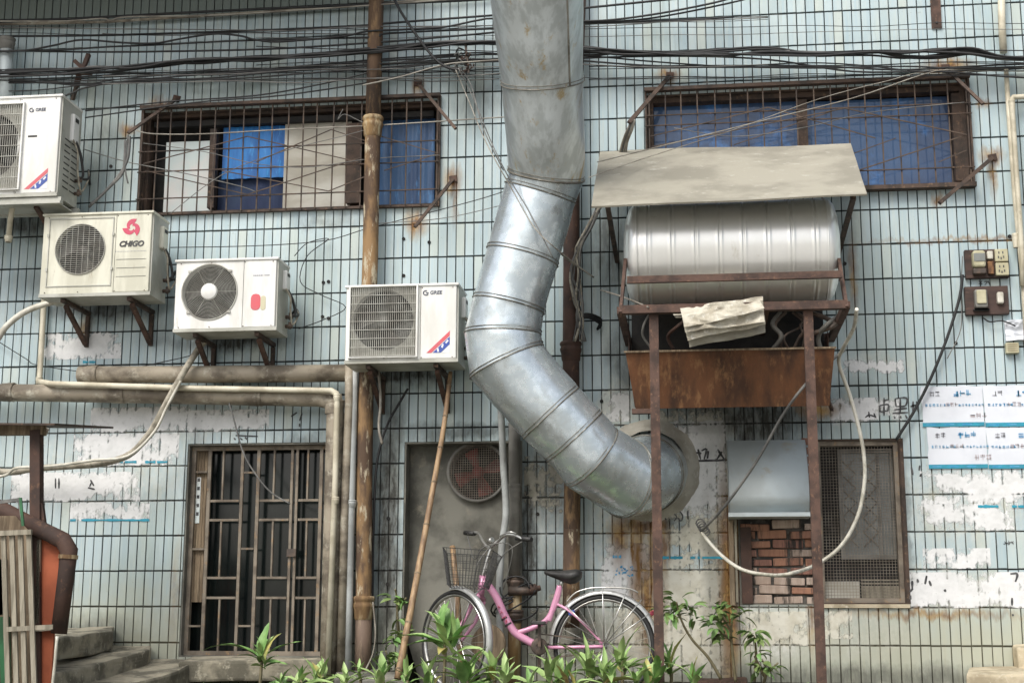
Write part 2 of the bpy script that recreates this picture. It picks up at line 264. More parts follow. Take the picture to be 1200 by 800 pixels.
M['boardbrown'] = mat('brown_meter_board', (.06, .033, .025, 1), (.035, .022, .018, 1), (.12, .07, .05, 1), rough=.7, sc=8, streak=(.5, 1, 3))
M['logored'] = mat('logo_crimson', (.56, .06, .12, 1), (.5, .07, .12, 1), rough=.5, sc=9)
M['brandgrey'] = mat('brand_dark_print', (.05, .06, .10, 1), (.08, .09, .13, 1), rough=.5, sc=9)
M['logoblue'] = mat('logo_blue', (.04, .08, .36, 1), (.05, .09, .3, 1), rough=.5, sc=9)
M['stickred'] = mat('sticker_red', (.62, .10, .12, 1), (.55, .12, .14, 1), rough=.5, sc=9)
BRICKM = [mat('red_brick_%s' % n, a, b, c, rough=.9, sc=7, streak=(3, 2, .45), bump=1., lo3=.52, hi3=.62, sc3=3) for n, a, b, c in (
    ('plain', (.32, .16, .115, 1), (.20, .105, .08, 1), (.045, .036, .032, 1)), ('orange', (.37, .19, .12, 1), (.25, .13, .09, 1), (.07, .05, .04, 1)), ('dusty', (.50, .40, .33, 1), (.38, .29, .23, 1), (.06, .05, .04, 1)))]

# ---------------------------------------------------------------- building helpers
WL = {}
class MB:
    def __init__(s): s.v = []; s.f = []; s.m = []; s.sm = []
    def add(s, vs, fs, mi=0, sm=False):
        o = len(s.v); s.v += [Vector(v) for v in vs]
        for f in fs: s.f.append([i + o for i in f]); s.m.append(mi); s.sm.append(sm)
        return s
    def box(s, a, b, mi=0, rot=None, piv=None):
        x0, y0, z0 = a; x1, y1, z1 = b
        vs = [Vector(q) for q in ((x0, y0, z0), (x1, y0, z0), (x1, y1, z0), (x0, y1, z0), (x0, y0, z1), (x1, y0, z1), (x1, y1, z1), (x0, y1, z1))]
        if rot is not None:
            c = piv or (Vector(a) + Vector(b)) / 2; vs = [c + rot @ (v - c) for v in vs]
        return s.add(vs, [(0, 3, 2, 1), (4, 5, 6, 7), (0, 1, 5, 4), (1, 2, 6, 5), (2, 3, 7, 6), (3, 0, 4, 7)], mi)
    def rbox(s, a, b, r=.01, mi=0, n=3):
        "box rounded on its vertical and front edges: an extruded rounded outline along y with a soft front"
        x0, y0, z0 = a; x1, y1, z1 = b
        def ring(y, ins):
            o = []; rr = max(r - ins * .3, .001)
            for cx_, cz_, a0 in ((x1 - ins - rr, z1 - ins - rr, 0), (x0 + ins + rr, z1 - ins - rr, 90), (x0 + ins + rr, z0 + ins + rr, 180), (x1 - ins - rr, z0 + ins + rr, 270)):
                for k in range(n + 1):
                    t = math.radians(a0 + 90 * k / n); o.append((cx_ + rr * math.cos(t), y, cz_ + rr * math.sin(t)))
            return o
        ry = min(r, (y1 - y0) * .5); R = [ring(y0, min(r, ry * 2) * .7), ring(y0 + ry * .3, min(r, ry * 2) * .2), ring(y0 + ry, 0), ring(y1, 0)]
        N = len(R[0]); vs = sum(R, []); fs = []
        for j in range(3):
            for i in range(N): fs.append((j * N + i, j * N + (i + 1) % N, (j + 1) * N + (i + 1) % N, (j + 1) * N + i))
        fs.append(tuple(range(N))[::-1]); fs.append(tuple(3 * N + i for i in range(N)))
        return s.add(vs, fs, mi)
    def bar(s, a, b, w, h=None, mi=0, up=(0, 1, 0)):
        a, b = Vector(a), Vector(b); h = h or w; d = (b - a).normalized(); u = Vector(up)
        x = d.cross(u)
        if x.length < 1e-4: x = d.cross(Vector((1, 0, 0)))
        x.normalize(); u = x.cross(d)
        vs = [p + x * i * w / 2 + u * j * h / 2 for p in (a, b) for i, j in ((-1, -1), (1, -1), (1, 1), (-1, 1))]
        return s.add(vs, [(0, 1, 2, 3), (7, 6, 5, 4), (0, 4, 5, 1), (1, 5, 6, 2), (2, 6, 7, 3), (3, 7, 4, 0)], mi)
    def sweep(s, p, r, n=10, mi=0, caps=True, sm=True, closed=False, wob=0.):
        "tube with mitred (bisector) rings; r may be a list"
        N = len(p); r = r if isinstance(r, (list, tuple)) else [r] * N
        T = []
        for i in range(N):
            if closed: a, b = (p[i] - p[i - 1]).normalized(), (p[(i + 1) % N] - p[i]).normalized()
            else:
                a = (p[i] - p[i - 1]).normalized() if i else None; b = (p[i + 1] - p[i]).normalized() if i < N - 1 else None
                a = a or b; b = b or a
            T.append((a, b))
        d = T[0][1]; ref = Vector((0, 1, 0)) if abs(d.y) < .9 else Vector((1, 0, 0))
        x = d.cross(ref).normalized(); vs = []
        for i in range(N):
            a, b = T[i]; t = (a + b)
            t = t.normalized() if t.length > 1e-6 else b
            # parallel transport
            x = (x - t * x.dot(t)).normalized(); y = t.cross(x)
            k = 1 / max(a.dot(t), .5)
            # stretch along the bend direction
            bd = (b - a); st = bd.length > 1e-4; bd = bd.normalized() if st else bd
            for j in range(n):
                an = 2 * PI * j / n; q = x * math.cos(an) + y * math.sin(an)
                if st: q = q + bd * q.dot(bd) * (k - 1)
                vs.append(p[i] + q * r[i] * (1 + (rnd.uniform(-wob, wob) if wob else 0)))
        fs = []
        for i in range(N if closed else N - 1):
            for j in range(n):
                i2 = (i + 1) % N
                fs.append((i * n + j, i * n + (j + 1) % n, i2 * n + (j + 1) % n, i2 * n + j))
        s.add(vs, fs, mi, sm)
        if caps and not closed:
            o = len(s.v) - N * n
            s.f.append([o + j for j in range(n)][::-1]); s.m.append(mi); s.sm.append(False)
            s.f.append([o + (N - 1) * n + j for j in range(n)]); s.m.append(mi); s.sm.append(False)
        return s
    def tube(s, a, b, r, n=8, mi=0, **k): return s.sweep([Vector(a), Vector(b)], r, n, mi, **k)
    def lathe(s, prof, o, ax, n=24, mi=0, sm=True, cap=False):
        "prof: (distance along ax, radius)"
        o, ax = Vector(o), Vector(ax).normalized(); x = ax.orthogonal().normalized(); y = ax.cross(x)
        vs = [o + ax * h + (x * math.cos(2 * PI * j / n) + y * math.sin(2 * PI * j / n)) * r for h, r in prof for j in range(n)]
        fs = [(i * n + j, i * n + (j + 1) % n, (i + 1) * n + (j + 1) % n, (i + 1) * n + j) for i in range(len(prof) - 1) for j in range(n)]
        s.add(vs, fs, mi, sm)
        return s
    def prism(s, poly, vec, mi=0):
        poly = [Vector(q) for q in poly]; vec = Vector(vec); n = len(poly)
        s.add(poly + [q + vec for q in poly], [tuple(range(n)), tuple(range(n, 2 * n))[::-1]] + [(i, i + n, (i + 1) % n + n, (i + 1) % n) for i in range(n)], mi)
        return s
    def plate(s, x0, x1, z0, z1, y, cx, cz, r, th=.012, n=40, mi=0):
        "rectangular plate in the xz plane with a round hole and a rim going back"
        out = []; inn = []
        for k in range(n):
            a = 2 * PI * (k + .5) / n; c, q = math.cos(a), math.sin(a)
            t = min((x1 - cx) / c if c > 1e-6 else 1e9, (x0 - cx) / c if c < -1e-6 else 1e9, (z1 - cz) / q if q > 1e-6 else 1e9, (z0 - cz) / q if q < -1e-6 else 1e9)
            out.append((cx + c * t, y, cz + q * t)); inn.append((cx + c * r, y, cz + q * r))
        bk = [(a, y + th, c) for a, _, c in inn]
        vs = out + inn + bk + [(x0, y, z0), (x1, y, z0), (x1, y, z1), (x0, y, z1)]; fs = []
        for k in range(n):
            l = (k + 1) % n; fs.append((k, l, n + l, n + k)); fs.append((n + k, n + l, 2 * n + l, 2 * n + k))
        # corners
        for ci, (ex, ez) in enumerate(((x0, z0), (x1, z0), (x1, z1), (x0, z1))):
            best = None
            for k in range(n):
                l = (k + 1) % n; a, b = out[k], out[l]
                if abs(a[0] - b[0]) > 1e-5 and abs(a[2] - b[2]) > 1e-5 and (a[0] - ex) ** 2 + (a[2] - ez) ** 2 < ((x1 - x0) / 2.5) ** 2: best = (k, l)
            if best: fs.append((best[0], 3 * n + ci, best[1]))
        return s.add(vs, fs, mi)
    def bounds(s):
        return [min(v[i] for v in s.v) for i in range(3)], [max(v[i] for v in s.v) for i in range(3)]
    def mesh(s, name, mats, origin):
        me = bpy.data.meshes.new(name); o = Vector(origin)
        me.from_pydata([v - o for v in s.v], [], s.f)
        for m in (mats if isinstance(mats, (list, tuple)) else [mats]): me.materials.append(M[m] if isinstance(m, str) else m)
        me.polygons.foreach_set('material_index', s.m); me.polygons.foreach_set('use_smooth', s.sm)
        me.validate(); me.update(); return me
    def build(s, name, mats, parent=None, label=None, cat=None, group=None, kind=None):
        a, b = s.bounds(); org = Vector(((a[0] + b[0]) / 2, (a[1] + b[1]) / 2, a[2]))
        ob = bpy.data.objects.new(name, s.mesh(name, mats, org)); C.objects.link(ob)
        place(ob, org, parent); meta(ob, label, cat, group, kind); return ob
def place(ob, org, parent):
    WL[ob.name] = Vector(org)
    if parent: ob.parent = parent; ob.location = Vector(org) - WL[parent.name]
    else: ob.location = org
def meta(ob, label=None, cat=None, group=None, kind=None):
    if label: ob['label'] = label
    if cat: ob['category'] = cat
    if group: ob['group'] = group
    if kind: ob['kind'] = kind
def thing(name, label, cat, loc=(0, 0, 0), group=None):
    o = bpy.data.objects.new(name, None); C.objects.link(o); o.empty_display_size = .1
    place(o, loc, None); meta(o, label, cat, group); return o
def inst(name, me, loc, parent=None, rot=None, scale=None):
    o = bpy.data.objects.new(name, me); C.objects.link(o); place(o, loc, parent)
    if rot is not None: o.rotation_euler = rot
    if scale is not None: o.scale = scale
    return o
def textmesh(s, size, shear=0., bold=0., th=.0015):
    cu = bpy.data.curves.new('t', 'FONT'); cu.body = s; cu.size = size; cu.shear = shear; cu.offset = bold; cu.extrude = th; cu.align_x = 'CENTER'; cu.align_y = 'CENTER'; cu.resolution_u = 3
    o = bpy.data.objects.new('t', cu); me = bpy.data.meshes.new_from_object(o); bpy.data.objects.remove(o); return me
def text(s, mb, c, size, mi=0, shear=0., bold=0., wid=1., rz=0.):
    me = textmesh(s, size, shear, bold); R = Matrix.Rotation(rz, 3, 'Y')
    mb.add([Vector(c) + R @ Vector((v.co.x * wid, -v.co.z, v.co.y)) for v in me.vertices], [list(p.vertices) for p in me.polygons], mi); bpy.data.meshes.remove(me)
# ================================================================ ground
g = MB(); ys = [3, .2, 0, -2.6, -5.5, -16, -60, -400, -1500]; zz = [-.16, -.16, -.16, -.2, -1.15, -1.25, -1.25, -1.25, -1.25]
xsn = [-1500, -60, -12] + [-6 + .4 * i for i in range(46)] + [24, 60, 1500]
for y, z in zip(ys, zz):
    for x in xsn:
        g.v.append(Vector((x, y, z + (noise.noise(Vector((x, y, 0)) * .9) * .05 if -5.4 < y < -.1 and -8 < x < 14 else 0))))
nx = len(xsn)
for j in range(len(ys) - 1):
    for i in range(nx - 1): g.f.append([j * nx + i, (j + 1) * nx + i, (j + 1) * nx + i + 1, j * nx + i + 1]); g.m.append(0); g.sm.append(True)
g.build('ground', 'soil', kind='structure')
g = MB(); g.add([(-400, -5.6, -1.135), (400, -5.6, -1.135), (400, -16, -1.2), (-400, -16, -1.2), (-400, -90, -1.2), (400, -90, -1.2)], [(0, 3, 2, 1), (3, 4, 5, 2)]); g.build('road', 'pave', kind='structure')

# ================================================================ facade
bld = thing('building', 'building facade clad in tall pale blue glazed tiles with dark joints', 'building', (4, 0, 0))
def rect(x0, y0, x1, y1):                       # px corners -> (xa, za, xb, zb) on the wall plane
    a = P((x0), (y0 + y1) / 2); b = P(x1, (y0 + y1) / 2); c = P((x0 + x1) / 2, y0); d = P((x0 + x1) / 2, y1)
    return [a.x, d.z, b.x, c.z]
WIN1 = rect(167, 125, 515, 247); WIN2 = rect(758, 104, 1137, 226)
GATE = rect(215, 519, 384, 770); NICHE = rect(472, 517, 612, 790); MESHW = rect(957, 514, 1059, 708); BRK = rect(866, 600, 957, 709)
NICHE[1] = -.2
OPEN = [WIN1, WIN2, GATE, NICHE, MESHW, BRK]
X0, X1, Z0, Z1 = -3.9996, 12.0, -.45, 6.9
def cells(x0, z0, x1, z1, holes):
    xs = sorted({x0, x1} | {q for h in holes for q in (h[0], h[2])}); zs = sorted({z0, z1} | {q for h in holes for q in (h[1], h[3])})
    xs = [q for q in xs if x0 <= q <= x1]; zs = [q for q in zs if z0 <= q <= z1]
    for i in range(len(xs) - 1):
        for j in range(len(zs) - 1):
            mx, mz = (xs[i] + xs[i + 1]) / 2, (zs[j] + zs[j + 1]) / 2
            if not any(h[0] < mx < h[2] and h[1] < mz < h[3] for h in holes): yield xs[i], zs[j], xs[i + 1], zs[j + 1]
# bed of mortar: front sheet + reveals
mb = MB()
for a, b, c, d in cells(X0, Z0, X1, Z1, OPEN): mb.add([(a, .004, b), (c, .004, b), (c, .004, d), (a, .004, d)], [(0, 1, 2, 3)])
mb.add([(X0, .3, Z0), (X1, .3, Z0), (X1, .3, Z1), (X0, .3, Z1), (X0, .004, Z0), (X1, .004, Z0), (X1, .004, Z1), (X0, .004, Z1)], [(0, 3, 2, 1), (0, 1, 5, 4), (1, 2, 6, 5), (2, 3, 7, 6), (3, 0, 4, 7)])
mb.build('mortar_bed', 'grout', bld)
def reveal(r, depth, m, t=.012, name='reveal', back=None):
    x0, z0, x1, z1 = r; mb = MB()
    mb.box((x0 + .0, .003, z0), (x0 + t, depth, z1)); mb.box((x1 - t, .003, z0), (x1, depth, z1))
    mb.box((x0 + t, .003, z1 - t), (x1 - t, depth, z1)); mb.box((x0 + t, .003, z0), (x1 - t, depth, z0 + t))
    if back: mb.box((x0 + t, depth - .01, z0 + t), (x1 - t, depth, z1 - t), 1)
    return mb.build(name, [m, back or m], bld)
reveal(WIN1, .22, 'rust_frame'); reveal(WIN2, .22, 'rust_frame'); reveal(GATE, .24, 'dark_concrete'); reveal(MESHW, .2, 'rust_frame'); reveal(BRK, .12, 'dark_concrete')
# tiles
TDX = TW - .0072; TDZ = TH - .0120
def tile_mesh(x0, z0, x1, z1, mb, jit=True):
    e = .0016; y = -.004; J = lambda: (rnd.uniform(-.0011, .0011) if jit else 0)
    j0, j1, j2, j3 = J(), J(), J(), J()
    vs = [(x0, .004, z0), (x1, .004, z0), (x1, .004, z1), (x0, .004, z1), (x0, y + e, z0), (x1, y + e, z0), (x1, y + e, z1), (x0, y + e, z1),
          (x0 + e, y + j0, z0 + e), (x1 - e, y + j1, z0 + e), (x1 - e, y + j2, z1 - e), (x0 + e, y + j3, z1 - e)]
    mb.add(vs, [(0, 1, 5, 4), (1, 2, 6, 5), (2, 3, 7, 6), (3, 0, 4, 7), (4, 5, 9, 8), (5, 6, 10, 9), (6, 7, 11, 10), (7, 4, 8, 11), (8, 9, 10, 11)])
def tomb(p):                                   # back to photograph pixels
    v = [p[0] - CX, CZ - p[2], p[1] + CD]
    q = [sum(RT[i][k] * v[k] for k in range(3)) for i in range(3)]
    return 600 + FOC * q[0] / q[2], 400 + FOC * q[1] / q[2]
full = []; part = []
for c in range(-61, 183):
    for r in range(-9, 20):
        x0 = c * TW + .0036; z1 = rowz(r) - .0060; x1 = x0 + TDX; z0 = z1 - TDZ
        if z0 < Z0: z0 = Z0 + .001
        jx, jz = rnd.uniform(-.0012, .0012), rnd.uniform(-.0014, .0014)
        hit = [h for h in OPEN if x0 < h[2] and x1 > h[0] and z0 < h[3] and z1 > h[1]]
        if not hit and z1 - z0 > TDZ * .99:
            px, py = tomb(((x0 + x1) / 2, 0, (z0 + z1) / 2))
            full.append((px, py, x0 + jx, z0 + jz)); continue
        for a, b, cc, d in cells(x0, z0, x1, z1, hit):
            if cc - a > .004 and d - b > .004: part.append((a, b, cc, d))
def vis(t): return 720 < t[0] < 1196 and 4 < t[1] < 796 and not (690 < t[0] < 1010 and 165 < t[1] < 480) and not (1075 < t[0] and 450 < t[1] < 550) and not (700 < t[0] < 960 and 480 < t[1] < 612)
cand = sorted([t for t in full if vis(t)], key=lambda t: -(t[1] * .6 + t[0] * .5))[:296]
sel = set(cand)
tms = []
for k in range(8): proto = MB(); tile_mesh(0, 0, TDX, TDZ, proto); tms.append(proto.mesh('tile', 'tile', (0, 0, 0)))
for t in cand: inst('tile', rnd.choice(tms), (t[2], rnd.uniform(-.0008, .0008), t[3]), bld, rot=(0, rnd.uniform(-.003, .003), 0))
mb = MB()
for t in full:
    if t not in sel: tile_mesh(t[2], t[3], t[2] + TDX, t[3] + TDZ, mb)
for a, b, c, d in part: tile_mesh(a, b, c, d, mb)
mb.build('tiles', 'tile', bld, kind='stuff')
# eave slab above the left side of the facade
mb = MB(); mb.box((-4.2, -.9, rowz(-2.15)), (3.2, .1, rowz(-2.15) + .14)); mb.build('eave_slab', 'dark_concrete', bld)

def frame(mb, r, y0, y1, w, mi=0, sides='LRTB'):
    x0, z0, x1, z1 = r
    if 'L' in sides: mb.box((x0, y0, z0), (x0 + w, y1, z1), mi)
    if 'R' in sides: mb.box((x1 - w, y0, z0), (x1, y1, z1), mi)
    if 'T' in sides: mb.box((x0 + w, y0 + .001, z1 - w), (x1 - w, y1, z1), mi)
    if 'B' in sides: mb.box((x0 + w, y0 + .001, z0), (x1 - w, y1, z0 + w), mi)
def inset(r, t): return [r[0] + t, r[1] + t, r[2] - t, r[3] - t]
def sheet(x0, z0, x1, z1, y, amp, name, m, parent, nxx=26, nzz=10, sag=0., th=.004, seed=0.):
    mb = MB(); vs = []
    for s_ in (0, th):
        for j in range(nzz + 1):
            for i in range(nxx + 1):
                u, v = i / nxx, j / nzz; x = x0 + (x1 - x0) * u; z = z0 + (z1 - z0) * v
                yy = y + amp * (math.sin(u * nxx * 1.35 + seed + noise.noise(Vector((x * 3, z * 1.2, seed))) * 3) * .6 + noise.noise(Vector((x * 4, z * 3, seed + 3)))) + s_
                vs.append((x, yy, z))
    n = (nxx + 1) * (nzz + 1); fs = []
    for s_ in (0, 1):
        for j in range(nzz):
            for i in range(nxx):
                a = s_ * n + j * (nxx + 1) + i; q = (a, a + 1, a + nxx + 2, a + nxx + 1); fs.append(q if s_ == 0 else q[::-1])
    mb.add(vs, fs, 0, True); return mb.build(name, m, parent)
# -------- left upper window
R1 = inset(WIN1, .013)
mb = MB(); frame(mb, R1, .04, .12, .022); w1 = mb.build('window', 'rust_frame', bld, 'long window behind bars with a white board and bright blue sheeting')
def X(px, py=186, d=0): return P(px, py, d).x
def Z(py, px=600, d=0): return P(px, py, d).z
mb = MB(); mb.box((R1[0] + .045, .05, R1[3] - .09), (R1[2] - .045, .1, R1[3] - .047)); mb.build('lintel_board', 'dark', w1)
for px, w in ((250, .05), (415, .10)):
    mb = MB(); x = X(px, 186, -.07); mb.box((x - w / 2, .045, R1[1] + .046), (x + w / 2, .115, R1[3] - .121)); mb.build('mullion', 'rust_frame', w1)
mb = MB(); mb.box((R1[0], .2, R1[1]), (R1[2], .21, R1[3])); mb.build('dark_backing', 'dark', w1)
b = rect(186, 168, 250, 258); sheet(b[0], R1[1] + .005, b[2] - .03, R1[3] - .19, .115, .004, 'mint_board', 'mint', w1, 8, 4)
b = rect(258, 145, 334, 200); sheet(b[0] - .02, b[1] - .02, b[2] + .05, R1[3] - .09, .12, .007, 'blue_sheet', 'bright_blue', w1, 30, 10)
sheet(b[0] - .06, R1[1] + .01, b[2] + .05, b[1] + .05, .165, .01, 'navy_cloth', 'navy', w1, 24, 8)
b = rect(328, 147, 407, 250); sheet(b[0], R1[1] + .01, b[2], R1[3] - .085, .10, .003, 'stained_board', 'hardboard', w1, 12, 8)
b = rect(430, 147, 515, 240); sheet(b[0], R1[1] + .02, R1[2] - .045, R1[3] - .085, .12, .007, 'blue_sheet', 'blue', w1, 34, 8, seed=4)
# -------- right upper window
R2 = inset(WIN2, .013)
mb = MB(); frame(mb, R2, .035, .12, .036); w2_ = mb.build('window', 'rust_frame', bld, 'long window behind bars with dark blue sheeting')
for px, w in ((941, .07), (1122, .06)):
    mb = MB(); x = X(px, 165, -.07); mb.box((x - w / 2, .04, R2[1] + .051), (x + w / 2, .115, R2[3] - .051)); mb.build('mullion', 'rust_frame', w2_)
mb = MB(); mb.box((R2[0], .2, R2[1]), (R2[2], .21, R2[3])); mb.build('dark_backing', 'dark', w2_)
sheet(X(766, 165), R2[1] + .02, X(938, 165), R2[3] - .035, .12, .0015, 'blue_pane', 'blueglass', w2_, 12, 5, seed=2)
sheet(X(944, 165), R2[1] + .02, X(1118, 165), R2[3] - .045, .12, .002, 'blue_pane', 'blueglass', w2_, 12, 5, seed=9)
# -------- gate
x0, z0, x1, z1 = GATE
gate = thing('metal_gate', 'old iron lattice gate over dark glass in the recessed doorway', 'gate', ((x0 + x1) / 2, .1, z0))
gd = -.07
def gx(px, py=650): return P(px, py, gd).x
def gz(py, px=310): return P(px, py, gd).z
zt, zb = z1 - .013, z0 + .013
mb = MB(); mb.box((x0 + .012, .17, zb), (x1 - .012, .178, zt)); mb.build('glass_pane', 'glassdark', gate)
mb = MB(); frame(mb, (x0 + .013, zb, x1 - .013, zt), .055, .10, .03); mb.build('gate_frame', 'gate_metal', gate)
def gbar(a, b, w=.026, m='gate_metal', d=.022, n='bar'):
    mb = MB(); mb.bar(a, b, w * .7, d); mb.build(n, m, gate)
VX = {241.7: (518, 766, .036), 280.5: (518, 766, .03), 299.7: (518, 766, .034), 339.5: (518, 766, .026), 345.5: (518, 766, .026), 374: (518, 766, .034)}
for px, (a, b, w) in VX.items():
    x = gx(px - (px - 615) * 0); gbar((x, .07, zb + .03), (x, .07, zt - .03), w)
for px, a, b in ((261.7, 519, 586), (321.5, 519, 586), (361, 519, 586), (258.3, 609, 676), (319, 609, 676), (358.8, 609, 676), (256.4, 701, 764), (316.5, 701, 764), (356.8, 701, 764)):
    x = gx(px, (a + b) / 2); gbar((x, .072, gz(b)), (x, .072, gz(a)), .018)
for py in (586.3, 608.8, 676.6, 700):
    for a, b in ((241.7, 280.5), (299.7, 339.5), (345.5, 374)): gbar((gx(a) + .016, .069, gz(py)), (gx(b) - .014, .069, gz(py)), .024)
for py in (553.3, 642.5, 733): gbar((gx(280.5) + .014, .069, gz(py)), (gx(299.7) - .016, .069, gz(py)), .02)
for py in (553, 643, 733): gbar((x0 + .044, .069, gz(py, 230)), (gx(241.7) - .018, .069, gz(py, 230)), .02)
mb = MB(); xa, xb = gx(224), gx(238); k = 4
for i in range(k): mb.box((xa + (xb - xa) * i / k, .085 + .003 * (i % 2), gz(705)), (xa + (xb - xa) * (i + .9) / k, .12, zt - .03))
mb.build('timber_strip', 'oldwood', gate)
mb = MB(); mb.box((gx(226), .082, gz(612)), (gx(231), .084, gz(558)))
for i in range(5): c = P(228.5, 565 + i * 10, gd + .08 - .07); mb.box((gx(227), .0805, gz(563 + i * 10)), (gx(230), .0818, gz(559 + i * 10)), 1)
mb.build('paper_slip', ['mint', 'ink'], gate)
mb = MB(); mb.box((gx(342) - .03, .04, gz(652)), (gx(343) + .03, .06, gz(643))); mb.build('latch', 'hubbrown', gate)
# -------- niche with extractor fan
x0, z0, x1, z1 = NICHE
mb = MB(); D_ = .16
mb.box((x0, .003, z0), (x0 + .012, D_, z1)); mb.box((x1 - .012, .003, z0), (x1, D_, z1)); mb.box((x0 + .012, .003, z1 - .012), (x1 - .012, D_, z1))
mb.build('niche_reveal', 'dark_concrete', bld)
fc = P(560, 553, -D_); fr = .2
mb = MB(); mb.plate(x0 + .012, x1 - .012, z0, z1 - .012, D_, fc.x, fc.z, fr * .99, .10); mb.build('niche_back', 'dark_concrete', bld)
fan = thing('extractor_fan', 'round extractor fan with wire guard and red blades in the concrete niche', 'fan', tuple(fc))
mb = MB(); mb.lathe([(0, fr * .98), (.02, fr * 1.09), (.045, fr * 1.1), (.05, fr * 1.0), (.0, fr * .97), (-.12, fr * .96)], (fc.x, D_, fc.z), (0, -1, 0), 40)
mb.build('fan_ring', 'midgrey_pipe', fan)
mb = MB(); mb.box((fc.x - fr, D_ + .10, fc.z - fr), (fc.x + fr, D_ + .11, fc.z + fr)); mb.build('fan_backing', 'dark', fan)
mb = MB(); mb.lathe([(0, .001), (0, .04), (.05, .045), (.05, .001)], (fc.x, D_ + .06, fc.z), (0, -1, 0), 16)
mb.build('hub', 'red_fan', fan)
for k in range(4):
    a0 = math.radians(20 + 90 * k); mb = MB(); vs = []
    for i in range(6):
        rr = .035 + (fr * .86 - .035) * i / 5
        for s_ in (-1, 0, 1):
            a = a0 + s_ * (.42 - .02 * i); vs.append((fc.x + rr * math.cos(a), D_ + .035 + s_ * .02, fc.z + rr * math.sin(a)))
    fs = [(3 * i + j, 3 * i + j + 1, 3 * i + j + 4, 3 * i + j + 3) for i in range(5) for j in range(2)]
    mb.add(vs, fs, 0, True); mb.build('blade', 'red_fan', fan)
mb = MB(); n = 24
for i in range(-n // 2 + 1, n // 2):
    o = i * fr * 2 / n; h = math.sqrt(fr * fr - o * o)
    mb.box((fc.x + o - .0012, D_ - .052, fc.z - h), (fc.x + o + .0012, D_ - .050, fc.z + h)); mb.box((fc.x - h, D_ - .055, fc.z + o - .0012), (fc.x + h, D_ - .053, fc.z + o + .0012))
mb.build('wire_guard', 'wire_mesh', fan)
# -------- window with wire mesh, lower right
R3 = inset(MESHW, .013); x0, z0, x1, z1 = R3
mb = MB(); frame(mb, R3, .02, .09, .03); w3 = mb.build('window', 'gate_metal', bld, 'small window behind rusty wire netting, lower right')
def mx(px, py=600): return P(px, py, -.1).x
def mz(py, px=1005): return P(px, py, -.1).z
mb = MB(); mb.box((x0, .17, z0), (x1, .18, z1)); mb.build('dark_backing', 'dark', w3)
mb = MB(); frame(mb, (mx(984), mz(655), mx(1050), mz(526)), .11, .14, .028); mb.box((mx(1031) - .01, .112, mz(655) + .028), (mx(1031) + .012, .138, mz(526) - .028))
mb.build('inner_frame', 'midgrey_pipe', w3)
mb = MB(); mb.box((mx(984) + .028, .125, mz(655) + .028), (mx(1031) - .01, .13, mz(526) - .028)); mb.build('glass_pane', 'glassgrey', w3)
mb = MB(); mb.box((mx(1031) + .012, .126, mz(655) + .028), (mx(1050) - .028, .131, mz(526) - .028)); mb.build('glass_pane', 'glassgrey', w3)
mb = MB()
for i in range(6):
    for c_ in (mx(996) + .0, mx(1020)):
        za = mz(640) + i * .1; mb.bar((c_ - .05, .118, za), (c_ + .05, .118, za + .1), .005); mb.bar((c_ + .05, .119, za), (c_ - .05, .119, za + .1), .005)
mb.build('lattice', 'gate_metal', w3)
mb = MB(); mb.box((x0 + .03, .06, z0 + .0301), (mx(1003), .075, mz(681))); mb.build('white_panel', 'hardboard', w3)
mb = MB(); mb.box((mx(1005), .062, z0 + .0302), (x1 - .03, .072, mz(688)))
for k in range(6): mb.box((mx(1005), .058, z0 + .035 + k * .022), (x1 - .03, .061, z0 + .046 + k * .022))
mb.build('slatted_board', 'greywood', w3)
mb = MB(); sp = .0205; k = 0
while x0 + .03 + k * sp < x1 - .03:
    x = x0 + .03 + k * sp; mb.box((x - .0013, .042, z0 + .031), (x + .0013, .0445, z1 - .031)); k += 1
k = 0
while z0 + .03 + k * sp < z1 - .03:
    z = z0 + .03 + k * sp; mb.box((x0 + .031, .0385, z - .0013), (x1 - .031, .041, z + .0013)); k += 1
mb.build('wire_netting', 'wire_mesh', w3)
mb = MB(); xa = P(955, 708, 0).x
mb.box((xa, -.024, MESHW[1] - .022), (MESHW[2] + .012, .03, MESHW[1] + .003)); mb.build('sill', 'sandstone', w3)
for sd_ in 'LR': mb = MB(); frame(mb, [MESHW[0] - .02, MESHW[1] + .004, MESHW[2] + .02, MESHW[3] + .0], -.008, .02, .025, sides=sd_); mb.build('casing', 'rust_frame', w3)
# -------- bricked up opening under the half-round cowl
x0, z0, x1, z1 = BRK
bw = thing('bricked_window', 'opening filled with sooty red bricks under the grey metal cowl', 'brickwork', ((x0 + x1) / 2, .03, z0))
mb = MB(); mb.box((x0 + .012, .05, z0 + .012), (x1 - .002, .1, z1 - .012)); mb.build('mortar', 'soot_mortar', bw)
bh = .062; zz_ = z0 + .014; row = 0
protos = []
for k in range(6):
    q = MB(); q.rbox((0, 0, 0), (.205, .05, .053), .008); me = q.mesh('brick', BRICKM[k % 3], (0, 0, 0)); protos.append(me)
while zz_ + .053 < z1 - .01:
    x = x0 + .014 - (.1 if row % 2 else 0)
    while x < x1 - .02:
        a = max(x, x0 + .014); e = min(x + .205, x1 - .004)
        if e - a > .03: inst('brick', rnd.choice(protos), (a, .03 + rnd.uniform(-.022, .014), zz_ + rnd.uniform(-.006, .005)), bw, scale=((e - a) / .205 * rnd.uniform(.93, 1.03), 1, rnd.uniform(.82, 1.12)), rot=(0, rnd.uniform(-.03, .03), rnd.uniform(-.04, .04)))
        x += .217
    zz_ += bh; row += 1
# narrow strip of brick ends between post and netted window
x = P(950, 600).x; z = P(950, 598).z; k = 0
while z < P(950, 520).z: inst('brick', rnd.choice(protos), (x - .045, -.012, z), bw, scale=(.4, .5, .9)); z += .064; k += 1

